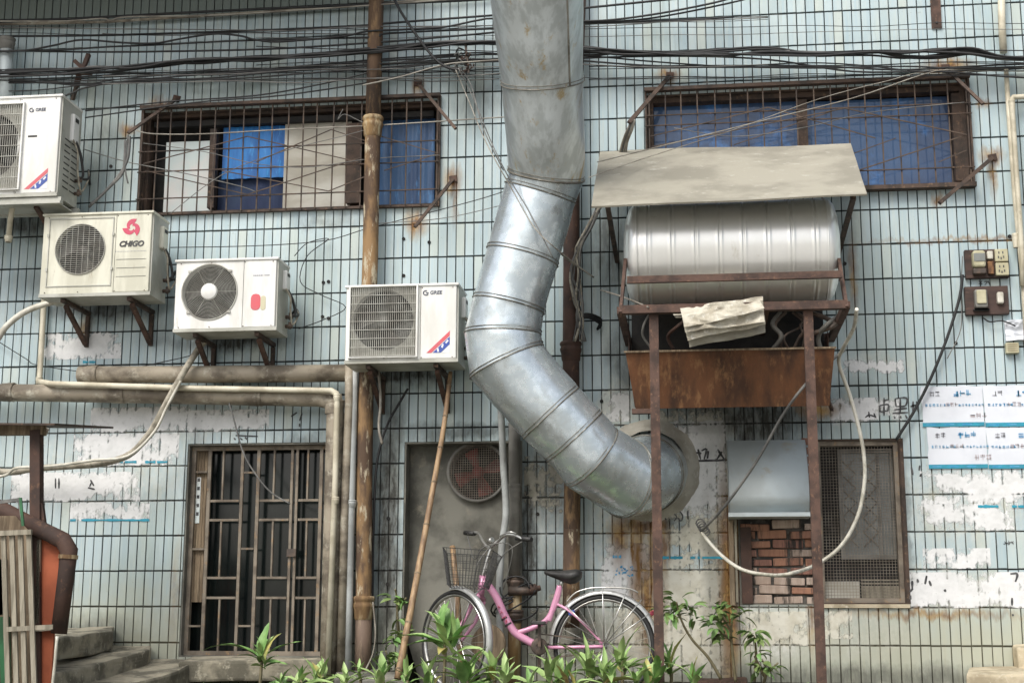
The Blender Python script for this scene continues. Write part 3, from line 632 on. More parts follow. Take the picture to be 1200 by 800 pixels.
# drill holes and plugs left in the tiles
hm = MB(); hm.lathe([(0, .001), (0, .009), (.004, .013), (-.003, .013)], (0, 0, 0), (0, -1, 0), 9); hme = hm.mesh('wall_plug', 'dark', (0, 0, 0))
for px, py in ((473, 280), (473, 323), (503, 284), (379, 331), (385, 330), (378, 371), (385, 373), (1183, 277), (630, 602), (990, 309), (455, 607), (454, 684), (88, 166), (130, 195), (1120, 402), (1180, 312), (705, 470), (1152, 300)):
    c = P(px, py, .006); inst('wall_plug', hme, (c.x, -.007, c.z), bld)
# ================================================================ air conditioners
def wire_ring(mb, c, r, w, mi=0, n=40, y=0.):
    mb.sweep([Vector((c[0] + r * math.cos(2 * PI * k / n), y, c[1] + r * math.sin(2 * PI * k / n))) for k in range(n)], w, 5, mi, closed=True)
def aircon(px0, py0, px1, py1, df, db, label, short, style, body='ac_white', fan_px=None, fr=.2, guard=None):
    pc = ((px0 + px1) / 2, (py0 + py1) / 2)
    q = lambda x, y: P(x, y, df)
    x0, x1 = q(px0, pc[1]).x, q(px1, pc[1]).x; z1, z0 = q(pc[0], py0).z, q(pc[0], py1).z
    y0, y1 = -df, -db
    t = thing('air_conditioner', label, 'air conditioner', ((x0 + x1) / 2, (y0 + y1) / 2, z0), 'air conditioner outdoor units on the wall')
    fx, fz = q(*fan_px).x, q(*fan_px).z
    sp = x0 + (x1 - x0) * .665
    mb = MB(); mb.plate(x0 + .004, sp, z0 + .012, z1 - .014, y0, fx, fz, fr, .05); mb.build('front_panel', body, t)
    mb = MB(); mb.rbox((sp + .002, y0 - .003, z0 + .012), (x1 - .012, y0 + .05, z1 - .014), .008); mb.build('service_panel', body, t)
    mb = MB()      # shell: sides, top, bottom and back as slabs
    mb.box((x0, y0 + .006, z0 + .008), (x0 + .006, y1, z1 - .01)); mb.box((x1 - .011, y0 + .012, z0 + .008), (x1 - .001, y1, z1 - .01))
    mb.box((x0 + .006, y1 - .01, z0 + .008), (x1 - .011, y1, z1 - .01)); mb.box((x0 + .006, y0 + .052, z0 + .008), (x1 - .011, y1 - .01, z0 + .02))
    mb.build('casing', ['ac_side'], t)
    mb = MB(); mb.rbox((x0 - .008, y0 - .012, z1 - .018), (x1 + .004, y1 + .004, z1), .005); mb.build('lid', body, t)
    mb = MB(); mb.box((x0 - .002, y0 - .004, z0 - .012), (x1 + .002, y1, z0 + .012)); mb.build('base_tray', 'ac_side', t)
    # inside: recess, coil fins, fan
    mb = MB(); mb.lathe([(-.05, fr * .995), (-.14, fr * .99), (-.141, .001)], (fx, y0, fz), (0, -1, 0), 30); mb.build('recess', 'ac_dark', t)
    fm = MB(); fm.lathe([(0, .001), (0, fr * .2), (-.04, fr * .24), (-.08, fr * .24)], (fx, y0 + .04, fz), (0, -1, 0), 16)
    fm.build('fan_hub', 'fan_grey', t)
    for k in range(3):
        a0 = math.radians(35 + 120 * k); vs = []
        for i in range(6):
            rr = fr * (.22 + .72 * i / 5)
            for s_ in range(4):
                a = a0 + (s_ - 1.5) * .33 + i * .05; vs.append((fx + rr * math.cos(a), y0 + .085 - (s_ - 1.5) * .022, fz + rr * math.sin(a)))
        b_ = MB(); b_.add(vs, [(4 * i + j, 4 * i + j + 1, 4 * i + j + 5, 4 * i + j + 4) for i in range(5) for j in range(3)], 0, True); b_.build('fan_blade', 'fan_grey', t)
    gm = MB()
    if style == 'grid':
        gx0, gz1, gx1, gz0 = q(guard[0], pc[1]).x, q(pc[0], guard[1]).z, q(guard[2], pc[1]).x, q(pc[0], guard[3]).z
        n = 34; yg = y0 - .022
        bk_ = MB(); bk_.plate(gx0, gx1, gz0, gz1, y0 - .004, fx, fz, fr * 1.0, .01); bk_.build('grille_backing', 'coil', t)
        for i in range(n + 1):
            x = gx0 + (gx1 - gx0) * i / n; gm.box((x - .0016, yg, gz0), (x + .0016, yg + .003, gz1))
        for j in range(9): z = gz0 + (gz1 - gz0) * j / 8; gm.box((gx0, yg - .005, z - .002), (gx1, yg - .001, z + .002))
        for sx in (gx0, gx1):
            for sz in (gz0 + .03, gz1 - .03): gm.box((sx - .004, yg + .003, sz - .005), (sx + .004, y0 + .004, sz + .005))
        gf = MB(); r_ = (gx0 - .012, gz0 - .012, gx1 + .012, gz1 + .012); frame(gf, r_, yg - .002, y0 + .001, .011); gf.build('guard_frame', body, t)
    elif style == 'square':
        gx0, gz1, gx1, gz0 = q(guard[0], pc[1]).x, q(pc[0], guard[1]).z, q(guard[2], pc[1]).x, q(pc[0], guard[3]).z
        yg = y0 - .008; n = 26
        for i in range(1, n):
            o = -fr + 2 * fr * i / n; h = math.sqrt(fr * fr - o * o)
            gm.box((fx - h, yg, fz + o - .0013), (fx + h, yg + .002, fz + o + .0013))
        for i in range(1, 9):
            o = -fr + 2 * fr * i / 9; h = math.sqrt(fr * fr - o * o); gm.box((fx + o - .0013, yg + .0025, fz - h), (fx + o + .0013, yg + .0045, fz + h))
        wire_ring(gm, (fx, fz), fr * .99, .003, y=yg + .002)
        gf = MB(); frame(gf, (gx0, gz0, gx1, gz1), y0 - .006, y0 + .001, .007)
        for sx in (gx0, gx1):
            for sz in (.25, .75): gf.box((sx - .007, y0 - .012, gz0 + (gz1 - gz0) * sz - .012), (sx + .007, y0 - .007, gz0 + (gz1 - gz0) * sz + .012))
        gf.build('guard_frame', 'ac_side', t)
    else:
        for k in range(15): wire_ring(gm, (fx, fz), fr * (.33 + .67 * k / 14.), .0014, y=y0 - .016 + .0008 * k)
        for k in range(6):
            a = 2 * PI * k / 6; gm.bar((fx + fr * .28 * math.cos(a), y0 - .014, fz + fr * .28 * math.sin(a)), (fx + fr * 1.0 * math.cos(a), y0 - .003, fz + fr * math.sin(a)), .0022)
        dk = MB(); dk.lathe([(.019, .001), (.021, fr * .27), (.016, fr * .30), (.0, fr * .30)], (fx, y0, fz), (0, -1, 0), 30); dk.build('centre_disc', body, t)
        for a in (45, 135, 225, 315):
            a = math.radians(a); gm.box((fx + fr * 1.06 * math.cos(a) - .012, y0 - .012, fz + fr * 1.06 * math.sin(a) - .008), (fx + fr * 1.06 * math.cos(a) + .012, y0 - .001, fz + fr * 1.06 * math.sin(a) + .008))
        wire_ring(gm, (fx, fz), fr * 1.03, .005, y=y0 - .002)
    gm.build('fan_guard', 'ac_wire', t)
    # screws along the rims
    sm_ = MB()
    for u in (.05, .35, .68, .95):
        for z in (z0 + .022, z1 - .03): sm_.lathe([(0, .004), (.003, .004), (.0035, .001)], (x0 + (x1 - x0) * u, y0 - .002, z), (0, -1, 0), 6)
    sm_.build('screws', 'hubbrown', t)
    # valve cover and valves on the right side
    yy = y0 + (y1 - y0) * .45; h = z1 - z0
    mb = MB(); mb.rbox((0, 0, 0), (.10, .028, h * .28), .012)
    mb2 = MB(); R = Matrix.Rotation(PI / 2, 3, 'Z')
    mb2.add([R @ v + Vector((x1 - .001 + .028, yy - .0, z0 + h * .60)) for v in mb.v], mb.f); mb2.build('handle_cover', body, t)
    mb = MB(); mb.box((x1 + .024, yy + .02, z0 + h * .80), (x1 + .030, yy + .075, z0 + h * .84)); mb.build('handle_slot', 'black', t)
    for k in (0, 1):
        zc = z0 + h * (.12 + .13 * k); yv = y1 - .05; mb = MB()
        mb.tube((x1 - .002, yv, zc), (x1 + .05, yv, zc), .014, 8); mb.tube((x1 + .03, yv, zc - .02), (x1 + .03, yv, zc + .03), .011, 8)
        mb.build('valve', 'hubbrown', t)
    for k, dy in ((0, -.02), (1, .03)):      # cords from the cover down to the valves and back to the wall
        za_ = z0 + h * .62; p_ = [Vector((x1 + .02, yy + .03 + dy, za_)), Vector((x1 + .045, yy + .07 + dy, z0 + h * .5)), Vector((x1 + .04 + .02 * k, yy + .10 + dy, z0 + h * .32)), Vector((x1 + .05, y1 - .05, z0 + h * (.14 + .13 * k))), Vector((x1 + .07, y1 + .02, z0 + h * .3)), Vector((x1 + .03, y1 + .1, z0 + h * .42)), Vector((x1 - .03, -.01, z0 + h * .35))]
        mb = MB(); mb.sweep(smooth(p_, 5), .007 + .003 * k, 6); mb.build('service_line', 'black' if k else 'wrap', t)
    # mounting brackets: two angle-iron triangles
    for i, u in enumerate((.2, .8)):
        xb = x0 + (x1 - x0) * u; zb = z0 - .013
        br = thing('wall_bracket', '%s rusty triangular bracket under the %s' % (('left', 'right')[i], short), 'bracket', (xb, -.01, zb - .25), 'brackets under the air conditioners')
        for nm, a, b in (('arm', (xb, y0 + .03, zb - .016), (xb, -.006, zb - .016)), ('wall_bar', (xb, -.021, zb - .035), (xb, -.021, zb - .27)), ('diagonal', (xb, y0 + .09, zb - .045), (xb, -.04, zb - .25))):
            mb = MB(); mb.bar(a, b, .032, .026, up=(1, 0, 0) if nm == 'wall_bar' else (0, 0, 1)); mb.build(nm, 'rust_frame' if nm != 'diagonal' else 'rust_steel', br)
    return t, q, (x0, x1, z0, z1, y0, y1)
def tri_label(t, q, pxa, pya, pxb, pyb, y0):
    a = q(pxa, pya); b = q(pxb, pyb); x0, z1, x1, z0 = a.x, a.z, b.x, b.z
    mb = MB(); pr = lambda *p: [(x, y0 - .0045, z) for x, z in p]
    L = lambda u: (x0 + (x1 - x0) * u[0], z0 + (z1 - z0) * u[1])
    mb.prism(pr(L((0, 0)), L((.22, 0)), L((1, .78)), L((1, 1))), (0, .0012, 0), 0)
    mb.prism(pr(L((.27, 0)), L((.62, 0)), L((1, .38)), L((1, .73))), (0, .0012, 0), 1)
    for k in range(3):
        c = L((.50 + .19 * k, .12 + .19 * k)); mb.box((c[0] - .006, y0 - .0060, c[1] - .013), (c[0] + .006, y0 - .0048, c[1] + .013), 2, rot=Matrix.Rotation(math.radians(-10 + 25 * k), 3, 'Y'))
    mb.prism(pr(L((.68, 0)), L((1, 0)), L((1, .32))), (0, .0012, 0), 2)
    mb.build('corner_label', ['stickred', 'logoblue', 'paper'], t)
def brand(t, q, px, py, y0, s, size, m='brandgrey', sw=True):
    c = q(px, py); mb = MB(); text(s, mb, (c.x + .012, y0 - .0048, c.z), size, 0, .1, .0004)
    if sw:
        lx = c.x - size * 1.6
        mb.sweep([Vector((lx + size * .5 * math.cos(a), y0 - .0048, c.z + size * .42 * math.sin(a))) for a in [math.radians(k) for k in range(70, 331, 20)]], .0035, 4, 0)
        mb.bar((lx, y0 - .005, c.z), (lx + size * .5, y0 - .005, c.z), .006, .002)
    mb.build('brand_mark', m, t)
# unit at the top left edge
t, q, g1 = aircon(-78, 114, 70, 230, .62, .28, 'large white air conditioner cut by the left photo edge, highest on the wall', 'highest air conditioner', 'grid', 'ac_white', (-16, 172), .255, (-62, 124, 25, 222))
brand(t, q, 46, 129, g1[4], 'GREE', .034); tri_label(t, q, 30, 198, 55, 221, g1[4])
mb = MB(); a = q(33, 160); mb.rbox((a.x, g1[4] - .006, a.z - .008), (a.x + .07, g1[4] + .001, a.z + .006), .003); mb.build('grip_recess', 'ac_dark', t)
mb = MB()
for j in range(9):
    for k in range(2): z = g1[2] + .08 + j * .045; mb.box((g1[1] - .002, g1[4] + .08 + k * .12, z), (g1[1] + .002, g1[4] + .17 + k * .12, z + .008))
mb.build('side_louvres', 'ac_dark', t)
# support rails under it
mb = MB(); r0 = P(-60, 240, .66); r1 = P(92, 236, .3)
rack = thing('support_rack', 'grey steel rack of two long rails under the highest air conditioner', 'rack', (r0.x + .8, -.4, g1[2] - .1))
for yy in (g1[4] + .03, g1[5] - .02):
    mb = MB(); mb.box((g1[0] - .1, yy - .02, g1[2] - .062), (g1[1] + .03, yy + .02, g1[2] - .016)); mb.box((g1[0] - .1, yy - .035, g1[2] - .066), (g1[1] + .03, yy - .020, g1[2] - .046)); mb.build('rail', 'ac_side', rack)
mb = MB(); mb.box((g1[0] - .1, g1[4] + .055, g1[2] - .055), (g1[1], g1[5] - .045, g1[2] - .045)); mb.build('tray', 'ac_side', rack)
# CHIGO
t, q, g2 = aircon(49, 249, 178, 345, .50, .20, 'cream air conditioner with a crimson three-armed swirl and black lettering on its front', 'cream swirl logo air conditioner', 'square', 'ac_cream', (94, 292), .187, (56, 255, 132, 335))
mb = MB(); c = q(155, 267); 
for k in range(3):
    a0 = math.radians(62 + 120 * k); vs = []; n_ = 12
    for i in range(n_ + 1):
        t_ = i / n_; rc = .048 - .031 * t_ ** 1.6; wd = .036 * (1 - t_) ** .55 + .006; a = a0 + 2.5 * t_
        if i == 0: rc, wd = .050, .046
        for s_ in (1, -1): vs.append((c.x + (rc + s_ * wd / 2) * math.cos(a), g2[4] - .0045 - .0002 * k, c.z + (rc + s_ * wd / 2) * math.sin(a)))
    mb.add(vs, [(2 * i, 2 * i + 1, 2 * i + 3, 2 * i + 2) for i in range(n_)])
mb.build('swirl_logo', 'logored', t)
mb = MB(); c = q(154, 286); text('CHIGO', mb, (c.x, g2[4] - .0048, c.z), .056, 0, .25, .0022); mb.build('lettering', 'ink', t)
mb = MB(); a, b = q(136, 295), q(171, 295)
for i in range(22): x = a.x + (b.x - a.x) * i / 21; mb.box((x - .002, g2[4] - .0045, a.z - .003), (x + .0022, g2[4] - .003, a.z + .003))
mb.build('small_print', 'greyprint', t)
for py in (304, 314, 324):
    mb = MB(); a, b = q(136, py), q(171, py); mb.rbox((a.x, g2[4] - .006, a.z - .003), (b.x, g2[4] + .001, a.z + .002), .002); mb.build('grip_slot', 'ac_side', t)
# unit with ring guard
t, q, g3 = aircon(205, 303, 325, 386, .46, .18, 'clean white air conditioner with concentric ring guard and round centre disc', 'ring guard air conditioner', 'rings', 'ac_white', (245.5, 342), .196)
mb = MB(); a = q(297, 323)
for i in range(9): x = a.x + i * .0135; mb.box((x, g3[4] - .0045, a.z - .004), (x + (.010 if i != 5 else .004), g3[4] - .003, a.z + .005))
mb.build('small_print', 'greyprint', t)
mb = MB(); a = q(303, 354); rr = .03
mb.rbox((a.x - .055, g3[4] - .0055, a.z - .058), (a.x + .014, g3[4] - .003, a.z + .060), .03, 0); mb.rbox((a.x + .016, g3[4] - .0055, a.z - .058), (a.x + .052, g3[4] - .003, a.z + .045), .016, 1); mb.build('plain_sticker', ['stickred', 'ochre'], t, label='plain red and cream sticker')
# Gree lower
t, q, g4 = aircon(405, 333, 537, 423, .55, .22, 'white air conditioner with square wire grille beside the big duct', 'air conditioner beside the duct', 'grid', 'ac_white', (449, 375), .212, (411, 336, 488, 417))
brand(t, q, 509, 343, g4[4], 'GREE', .036); tri_label(t, q, 500, 388, 527, 413, g4[4])

# ================================================================ big duct
DU = [(626, -70, 1.55, .305), (629, -5, 1.42, .300), (636, 96, 1.12, .272), (640, 205, .80, .252), (633, 226, .76, .246), (612, 301, .74, .245), (596, 358, .73, .243), (589, 391, .72, .250), (594, 424, .71, .255), (646, 484, .66, .245), (673, 511, .62, .242), (693, 535, .58, .243), (733, 560, .42, .25), (757, 555, .20, .26), (762, 553, -.004, .27)]
dp = [P(a, b, c) for a, b, c, r in DU]; dr = [q[3] for q in DU]
duct = thing('ventilation_duct', 'huge bent galvanised steel duct snaking down the wall in mitred rings', 'duct', tuple(P(765, 600, 0)))
# whole tube geometry, cut ring by ring so that every section is its own part
dm = MB(); ND = 56; dm.sweep(dp, dr, ND, caps=False)
for i in range(len(dp) - 1):
    mb = MB(); a = dm.v[i * ND:(i + 2) * ND]; rows = 9; vs = []
    for k in range(rows + 1):
        u = k / rows
        for j in range(ND):
            p0, p1 = a[j], a[ND + j]; p = p0.lerp(p1, u); cc = dp[i].lerp(dp[i + 1], u)
            dn = noise.noise(p * 3.1) * .010 + noise.noise(p * 8) * .0045
            if k in (0, rows): dn *= .3
            vs.append(p + (p - cc).normalized() * dn)
    mb.add(vs, [(k * ND + j, k * ND + (j + 1) % ND, (k + 1) * ND + (j + 1) % ND, (k + 1) * ND + j) for k in range(rows) for j in range(ND)], 0, True)
    mb.build('duct_section', 'galv_dirty' if i in (0, 1, 2, 13) else 'galv', duct)
for i in list(range(2, 14)):
    cc = dp[i]; ring = [cc + (v - cc) * 1.012 for v in dm.v[i * ND:(i + 1) * ND]]
    mb = MB(); mb.sweep(ring, .0048 if i not in (3,) else .008, 6, closed=True); d_ = (dp[i] - dp[i - 1]).normalized() * .022; mb.sweep([v - d_ for v in ring], .0030, 5, closed=True); mb.build('seam_ring', 'seam', duct)
# lengthwise seam on a lower section
for i, j in ((11, 28), (1, 7)):
    mb = MB(); mb.bar(dm.v[i * ND + j], dm.v[(i + 1) * ND + j], .012, .006); 
    mb.build('lock_seam', 'seam' if i == 1 else 'galv', duct)
mb = MB(); c = P(760, 551, 0); mb.lathe([(.0, .36), (.012, .345), (.035, .325), (.06, .30), (.09, .278), (.13, .262)], (c.x, 0, c.z), (0, -1, 0), 60)
for v in mb.v: q_ = Vector((v.x - c.x, 0, v.z - c.z)); k_ = 1 + .06 * noise.noise(v * 6) + .03 * noise.noise(v * 17); v.x = c.x + q_.x * k_; v.z = c.z + q_.z * k_
mb.build('wall_collar', 'collar', duct)
# thin strap ring near the top of the duct
# ================================================================ pipes
def pipe(name, label, cat, path, r, m, collars=(), n=14, sm=0, cm=None, group=None, cr=1.25, ch=.1):
    pp = pts(*path); pp2 = smooth(pp, sm) if sm else pp
    a = pp2[-1] if pp2[-1].z < pp2[0].z else pp2[0]
    t = thing(name, label, cat, tuple(a), group)
    ms = m if isinstance(m, list) else [(0, m)]
    if isinstance(m, list):
        for k, (i0, mm) in enumerate(ms):
            i1 = ms[k + 1][0] if k + 1 < len(ms) else len(pp2) - 1
            mb = MB(); mb.sweep(pp2[i0:i1 + 1], r, n, caps=(k in (0, len(ms) - 1))); mb.build('pipe_run', mm, t)
    else: mb = MB(); mb.sweep(pp2, r, n); mb.build('pipe_run', m, t)
    for (x, y, d, dx, dz) in collars:
        c = P(x, y, d); v = Vector((dx, 0, dz)).normalized(); k_ = (lambda u: 1 + (cr - 1) * u)
        mb = MB(); mb.lathe([(-ch / 2, r * 1.01), (-ch * .42, r * k_(.45)), (-ch * .1, r * k_(.62)), (ch * .02, r * k_(1.)), (ch * .14, r * k_(1.12)), (ch * .2, r * k_(.75)), (ch * .28, r * k_(.8)), (ch * .34, r * k_(1.15)), (ch * .44, r * k_(1.1)), (ch / 2, r * k_(.7)), (ch / 2, r * 1.01)], c, v, n + 6); mb.build('collar', cm or ms[0][1], t)
    return t
pipe('drain_pipe', 'rusty brown iron drain pipe running the full height left of the big duct', 'pipe', [(442, -60, .13), (441, 0, .13), (437, 150, .13), (434, 300, .13), (428, 480, .13), (427, 560, .13), (426, 715, .13), (425, 800, .13)], .058,
     [(0, 'rust_pipe'), (2, 'mixed_pipe'), (6, 'brown_pipe')], [(437, 149, .13, 0, 1), (426, 712, .13, 0, 1)], cm='tan_pipe', cr=1.3, ch=.16)
pipe('drain_pipe', 'dark rusted drain pipe half hidden behind the duct bend, tangled with wires', 'pipe', [(680, -60, .12), (676, 40, .12), (670, 230, .12), (669, 420, .12), (671, 560, .12), (670, 620, .12), (669, 735, .12)], .058,
     [(0, 'dark_pipe'), (4, 'rust_pipe'), (5, 'mixed_pipe')], [(669, 412, .12, 0, 1)], cm='dark_pipe', cr=1.3, ch=.14)
pipe('waste_pipe', 'upper grimy beige horizontal waste pipe ending above the doorway', 'pipe', [(93, 439, .16), (250, 438.5, .16), (412, 437, .16)], .063, 'beige_pipe', [(108, 439, .16, 1, 0)], cm='beige_pipe', cr=1.1)
pipe('waste_pipe', 'lower grimy beige waste pipe turning down beside the doorway', 'pipe', [(-60, 459, .17), (100, 461, .17), (375, 466, .17), (391, 470, .17), (393, 486, .17), (389, 640, .17), (385, 800, .17)], .064, 'beige_pipe', [(10, 459.5, .17, 1, 0), (140, 461.5, .17, 1, 0), (392, 477, .17, 0, 1), (300, 464.5, .17, 1, 0)], cm='beige_pipe', cr=1.09)
pipe('water_pipe', 'thin cream pipe dropping from the cream unit then crossing above the doorway and down', 'pipe', [(52, 342, .06), (49, 400, .06), (46, 447, .10), (60, 449.5, .26), (230, 455, .26), (388, 457.5, .26), (394, 461, .26), (395, 470, .26), (393, 560, .26), (384, 790, .26)], .021, 'cream_pipe', [(46, 446, .10, 0, 1), (395, 466, .26, 0, 1), (393, 586, .26, 0, 1)], sm=0, ch=.05)
pipe('conduit', 'slim weathered beige conduit right of the doorway pipes', 'pipe', [(409, 424, .20), (409, 470, .20), (404, 600, .20), (399, 790, .20)], .030, 'beige_pipe')
pipe('conduit', 'slim grey plastic conduit between beige pipes and rusty drain pipe', 'pipe', [(415.5, 425, .18), (413, 520, .18), (409, 700, .18), (407, 795, .18)], .028, 'grey_pipe', [(412, 590, .18, 0, 1)], ch=.05)
pipe('conduit', 'white curved plastic hose looping in from the left photo edge', 'hose', [(-30, 430, .35), (-6, 402, .35), (8, 382, .35), (30, 365, .34), (58, 355, .32), (82, 351, .3)], .022, 'hose_white', sm=6)
pipe('corrugated_hose', 'pale grey flexible hose hanging in front of the extractor fan', 'hose', [(586, 462, .30), (588, 500, .28), (590, 545, .24), (593, 600, .22), (588, 640, .22), (585, 700, .22), (588, 780, .25)], .024, 'grey_pipe', sm=6)
pipe('drain_pipe', 'dusty grey drain pipe just right of the extractor fan', 'pipe', [(603, 470, .1), (603, 560, .1), (603, 680, .1)], .042, 'midgrey_pipe', [(603, 577, .1, 0, 1)], cr=1.15, ch=.12)
pipe('drain_pipe', 'stained brown standpipe with iron valve joint behind the bicycle', 'pipe', [(604, 676, .12), (603, 735, .12), (602, 800, .12)], .045, 'tan_pipe', [(604, 683, .12, 0, 1), (603, 722, .12, 0, 1)], cm='hubbrown', cr=1.35, ch=.09)
pipe('vent_pipe', 'short silver pipe standing above the highest air conditioner', 'pipe', [(8, 46, .12), (7, 120, .12)], .05, 'galv_dull', [(8, 52, .12, 0, 1)], cm='midgrey_pipe')
pipe('drip_pipe', 'short white drip pipe under the highest air conditioner', 'pipe', [(16, 236, .5), (12, 258, .45), (10, 280, .4)], .02, 'cream_pipe', [(10, 280, .4, 0, 1)], cr=1.5, ch=.05)
pipe('water_pipe', 'left of two thin cream pipes at the right photo edge', 'pipe', [(1173, -30, .06), (1174, 30, .06), (1176, 62, .06)], .026, 'cream_pipe')
pipe('water_pipe', 'long thin cream pipe running down near the right photo edge', 'pipe', [(1179, 82, .07), (1184, 160, .07), (1190, 240, .07), (1199, 330, .07), (1204, 420, .07)], .017, 'cream_pipe', [(1190, 282, .07, 0, 1)])
pipe('water_pipe', 'thin cream pipe with a corner bend at the right photo edge', 'pipe', [(1240, 112, .10), (1188, 114, .10), (1185.5, 117, .10), (1186, 124, .10), (1191, 200, .10), (1198, 300, .10), (1198, 335, .10)], .018, 'cream_pipe', [(1186, 125, .1, 0, 1)])
pipe('conduit', 'thin weathered beige conduit under the eave at top left', 'pipe', [(-60, 30, .05), (120, 26, .05), (300, 15, .05), (430, 6, .05), (585, -6, .05)], .012, 'beige_pipe', n=6)
mb = MB(); a = P(1095, -20, .02); b = P(1097, 33, .02); mb.box((a.x - .035, -.02, b.z), (a.x + .035, -.005, a.z)); 
strap = mb.build('iron_strap', 'rust_steel', None, 'rusty flat iron strap hanging at the top edge, right of centre', 'strap')
mb = MB(); mb.lathe([(0, .008), (.004, .008), (.005, .001)], (a.x, -.021, b.z + .04), (0, -1, 0), 8); mb.build('hole', 'black', strap)
# iron valve tangle on the standpipe
vt = thing('pipe_valve', 'rusty iron valve with cables wrapped round it, on the standpipe', 'valve', tuple(P(604, 720, .2)))
mb = MB(); c = P(606, 692, .17); mb.tube(c - Vector((.06, 0, 0)), c + Vector((.13, 0, 0)), .03, 10); mb.build('valve_body', 'hubbrown', vt)
mb = MB(); c = P(620, 691, .2); mb.lathe([(0, .035), (.05, .035), (.055, .02), (.08, .018)], c, (1, 0, .2), 12); mb.build('valve_cap', 'rust_steel', vt)
for k in range(4):
    mb = MB(); c = P(604, 694 + k * 8, .19); mb.sweep([c + Vector((.10 * math.cos(a) * (1 + .2 * k), -.05 + .06 * math.sin(a), .08 * math.sin(a + k) + .03)) for a in [2 * PI * i / 16 for i in range(13)]], .006, 5); mb.build('wrapped_cable', 'cable', vt)
# wrapped refrigerant line
pipe('wrapped_line', 'tape wrapped refrigerant line sagging left from the ring guard unit', 'hose', [(240, 400, .2), (233, 408, .22), (214, 438, .30), (195, 472, .32), (176, 506, .30), (152, 532, .26), (118, 543, .22), (80, 546, .18), (40, 549, .16), (8, 553, .15), (-40, 545, .15)], .024, 'wrap', sm=7, n=8)
pipe('wrapped_line', 'second thin pale line knotted along the sagging wrapped line', 'hose', [(212, 446, .34), (196, 476, .34), (180, 507, .32), (150, 534, .30), (110, 539, .27), (60, 546, .24), (20, 548, .22), (8, 556, .2), (-10, 560, .2)], .011, 'hose_white', sm=6, n=6)

# bamboo pole
bp = pts((528, 436, .28), (520, 500, .42), (506, 580, .56), (486, 690, .76), (466, 795, .95))
pole = thing('bamboo_pole', 'long bamboo pole leaning in front of the concrete niche', 'pole', tuple(bp[-1]))
mb = MB(); sp_ = smooth(bp, 6); mb.sweep(sp_, [.015 + .009 * i / len(sp_) for i in range(len(sp_))], 10); mb.build('cane', 'bamboo', pole)
for i in range(2, len(sp_) - 1, 3):
    mb = MB(); d = (sp_[i + 1] - sp_[i]).normalized(); mb.lathe([(-.006, .0155 + .009 * i / len(sp_)), (0, .0185 + .009 * i / len(sp_)), (.006, .0155 + .009 * i / len(sp_))], sp_[i], d, 10); mb.build('node_ring', 'oldwood', pole)
s2 = pts((530, 640, .15), (533, 668, .22), (536, 700, .28), (541, 785, .4)); mb = MB(); mb.sweep(s2, .02, 8)
mb.build('stake', 'bamboo', None, 'short bamboo stake standing behind the bicycle basket', 'stake')

# ================================================================ water tank, its stand, roof board, rusty trough
DF, DB_ = 1.12, .18
ty = .66
ca, cb = P(744, 296, ty), P(972, 291, ty); R_ = .335
zc = P(858, 296, ty).z
ax0, ax1 = P(748, 296, ty).x, P(966, 296, ty).x
tank = thing('water_tank', 'horizontal ribbed stainless steel water tank under the board roof', 'tank', ((ax0 + ax1) / 2, -ty, zc - R_))
prof = []; L = ax1 - ax0; nrib = 8
for i in range(181):
    u = i / 180; x = u * L; r = R_
    k = (u * nrib) % 1; 
    r += .005 * math.exp(-((k - .42) / .045) ** 2) + .005 * math.exp(-((k - .58) / .045) ** 2) - .006 * math.exp(-((k - .5) / .03) ** 2)
    if u < .015: r = R_ - .004
    prof.append((x, r))
mb = MB(); mb.lathe(prof, (ax0, -ty, zc), (1, 0, 0), 64); mb.build('tank_shell', 'steel', tank)
for s_, xx in ((-1, ax0), (1, ax1)):
    pr = [(0, R_ + .002), (.012 * s_, R_ + .002), (.03 * s_, R_ * .985), (.055 * s_, R_ * .90), (.075 * s_, R_ * .72), (.09 * s_, R_ * .45), (.095 * s_, .001)]
    mb = MB(); mb.lathe(pr, (xx, -ty, zc), (1, 0, 0), 64); mb.build('end_cap', 'steel', tank)
    mb = MB(); mb.lathe([(-.006, R_ + .004), (0, R_ + .009), (.006, R_ + .004)], (xx, -ty, zc), (1, 0, 0), 64); mb.build('end_seam', 'steel', tank)
st = thing('tank_stand', 'rusty angle iron stand with two tall posts carrying the steel tank', 'stand', tuple(P(858, 800, 1.0)))
def sbar(n, a, b, w=.05, h=None, m='rust_steel', up=(0, 0, 1)):
    mb = MB(); mb.bar(a, b, w, h, up=up); return mb.build(n, m, st)
zr = P(858, 360, DF).z; zu = P(858, 327, DF - .06).z
xl, xr = P(727, 362, DF).x, P(992, 356, DF).x
# front lower rail (L section) and upper rail
mb = MB(); mb.box((xl, -DF - .02, zr - .026), (xr, -DF - .012, zr + .026)); mb.box((xl, -DF - .012, zr - .026), (xr, -DF + .04, zr - .018)); mb.build('front_rail', 'rust_steel', st)
mb = MB(); a, b = P(735, 331, DF - .04).x, P(986, 325, DF - .04).x; mb.box((a, -DF + .03, zu - .014), (b, -DF + .038, zu + .030)); mb.box((a, -DF - .0, zu - .022), (b, -DF + .0298, zu - .014)); mb.build('upper_rail', 'rust_steel', st)
sbar('back_rail', (xl, -.1, zr), (xr, -.1, zr), .04)
for xx in (xl, xr):
    sbar('side_rail', (xx, -DF, zr - .001), (xx, -.02, zr - .001), .045)
for i, (xx, pxa) in enumerate(((xl, 733), (xr, 983))):
    sbar('cradle_side', (xx, -DF - .005, zr - .03), (P(pxa, 306, DF - .22).x, -DF + .22, P(pxa, 306, DF - .22).z), .055, .02, up=(1, 0, 0))
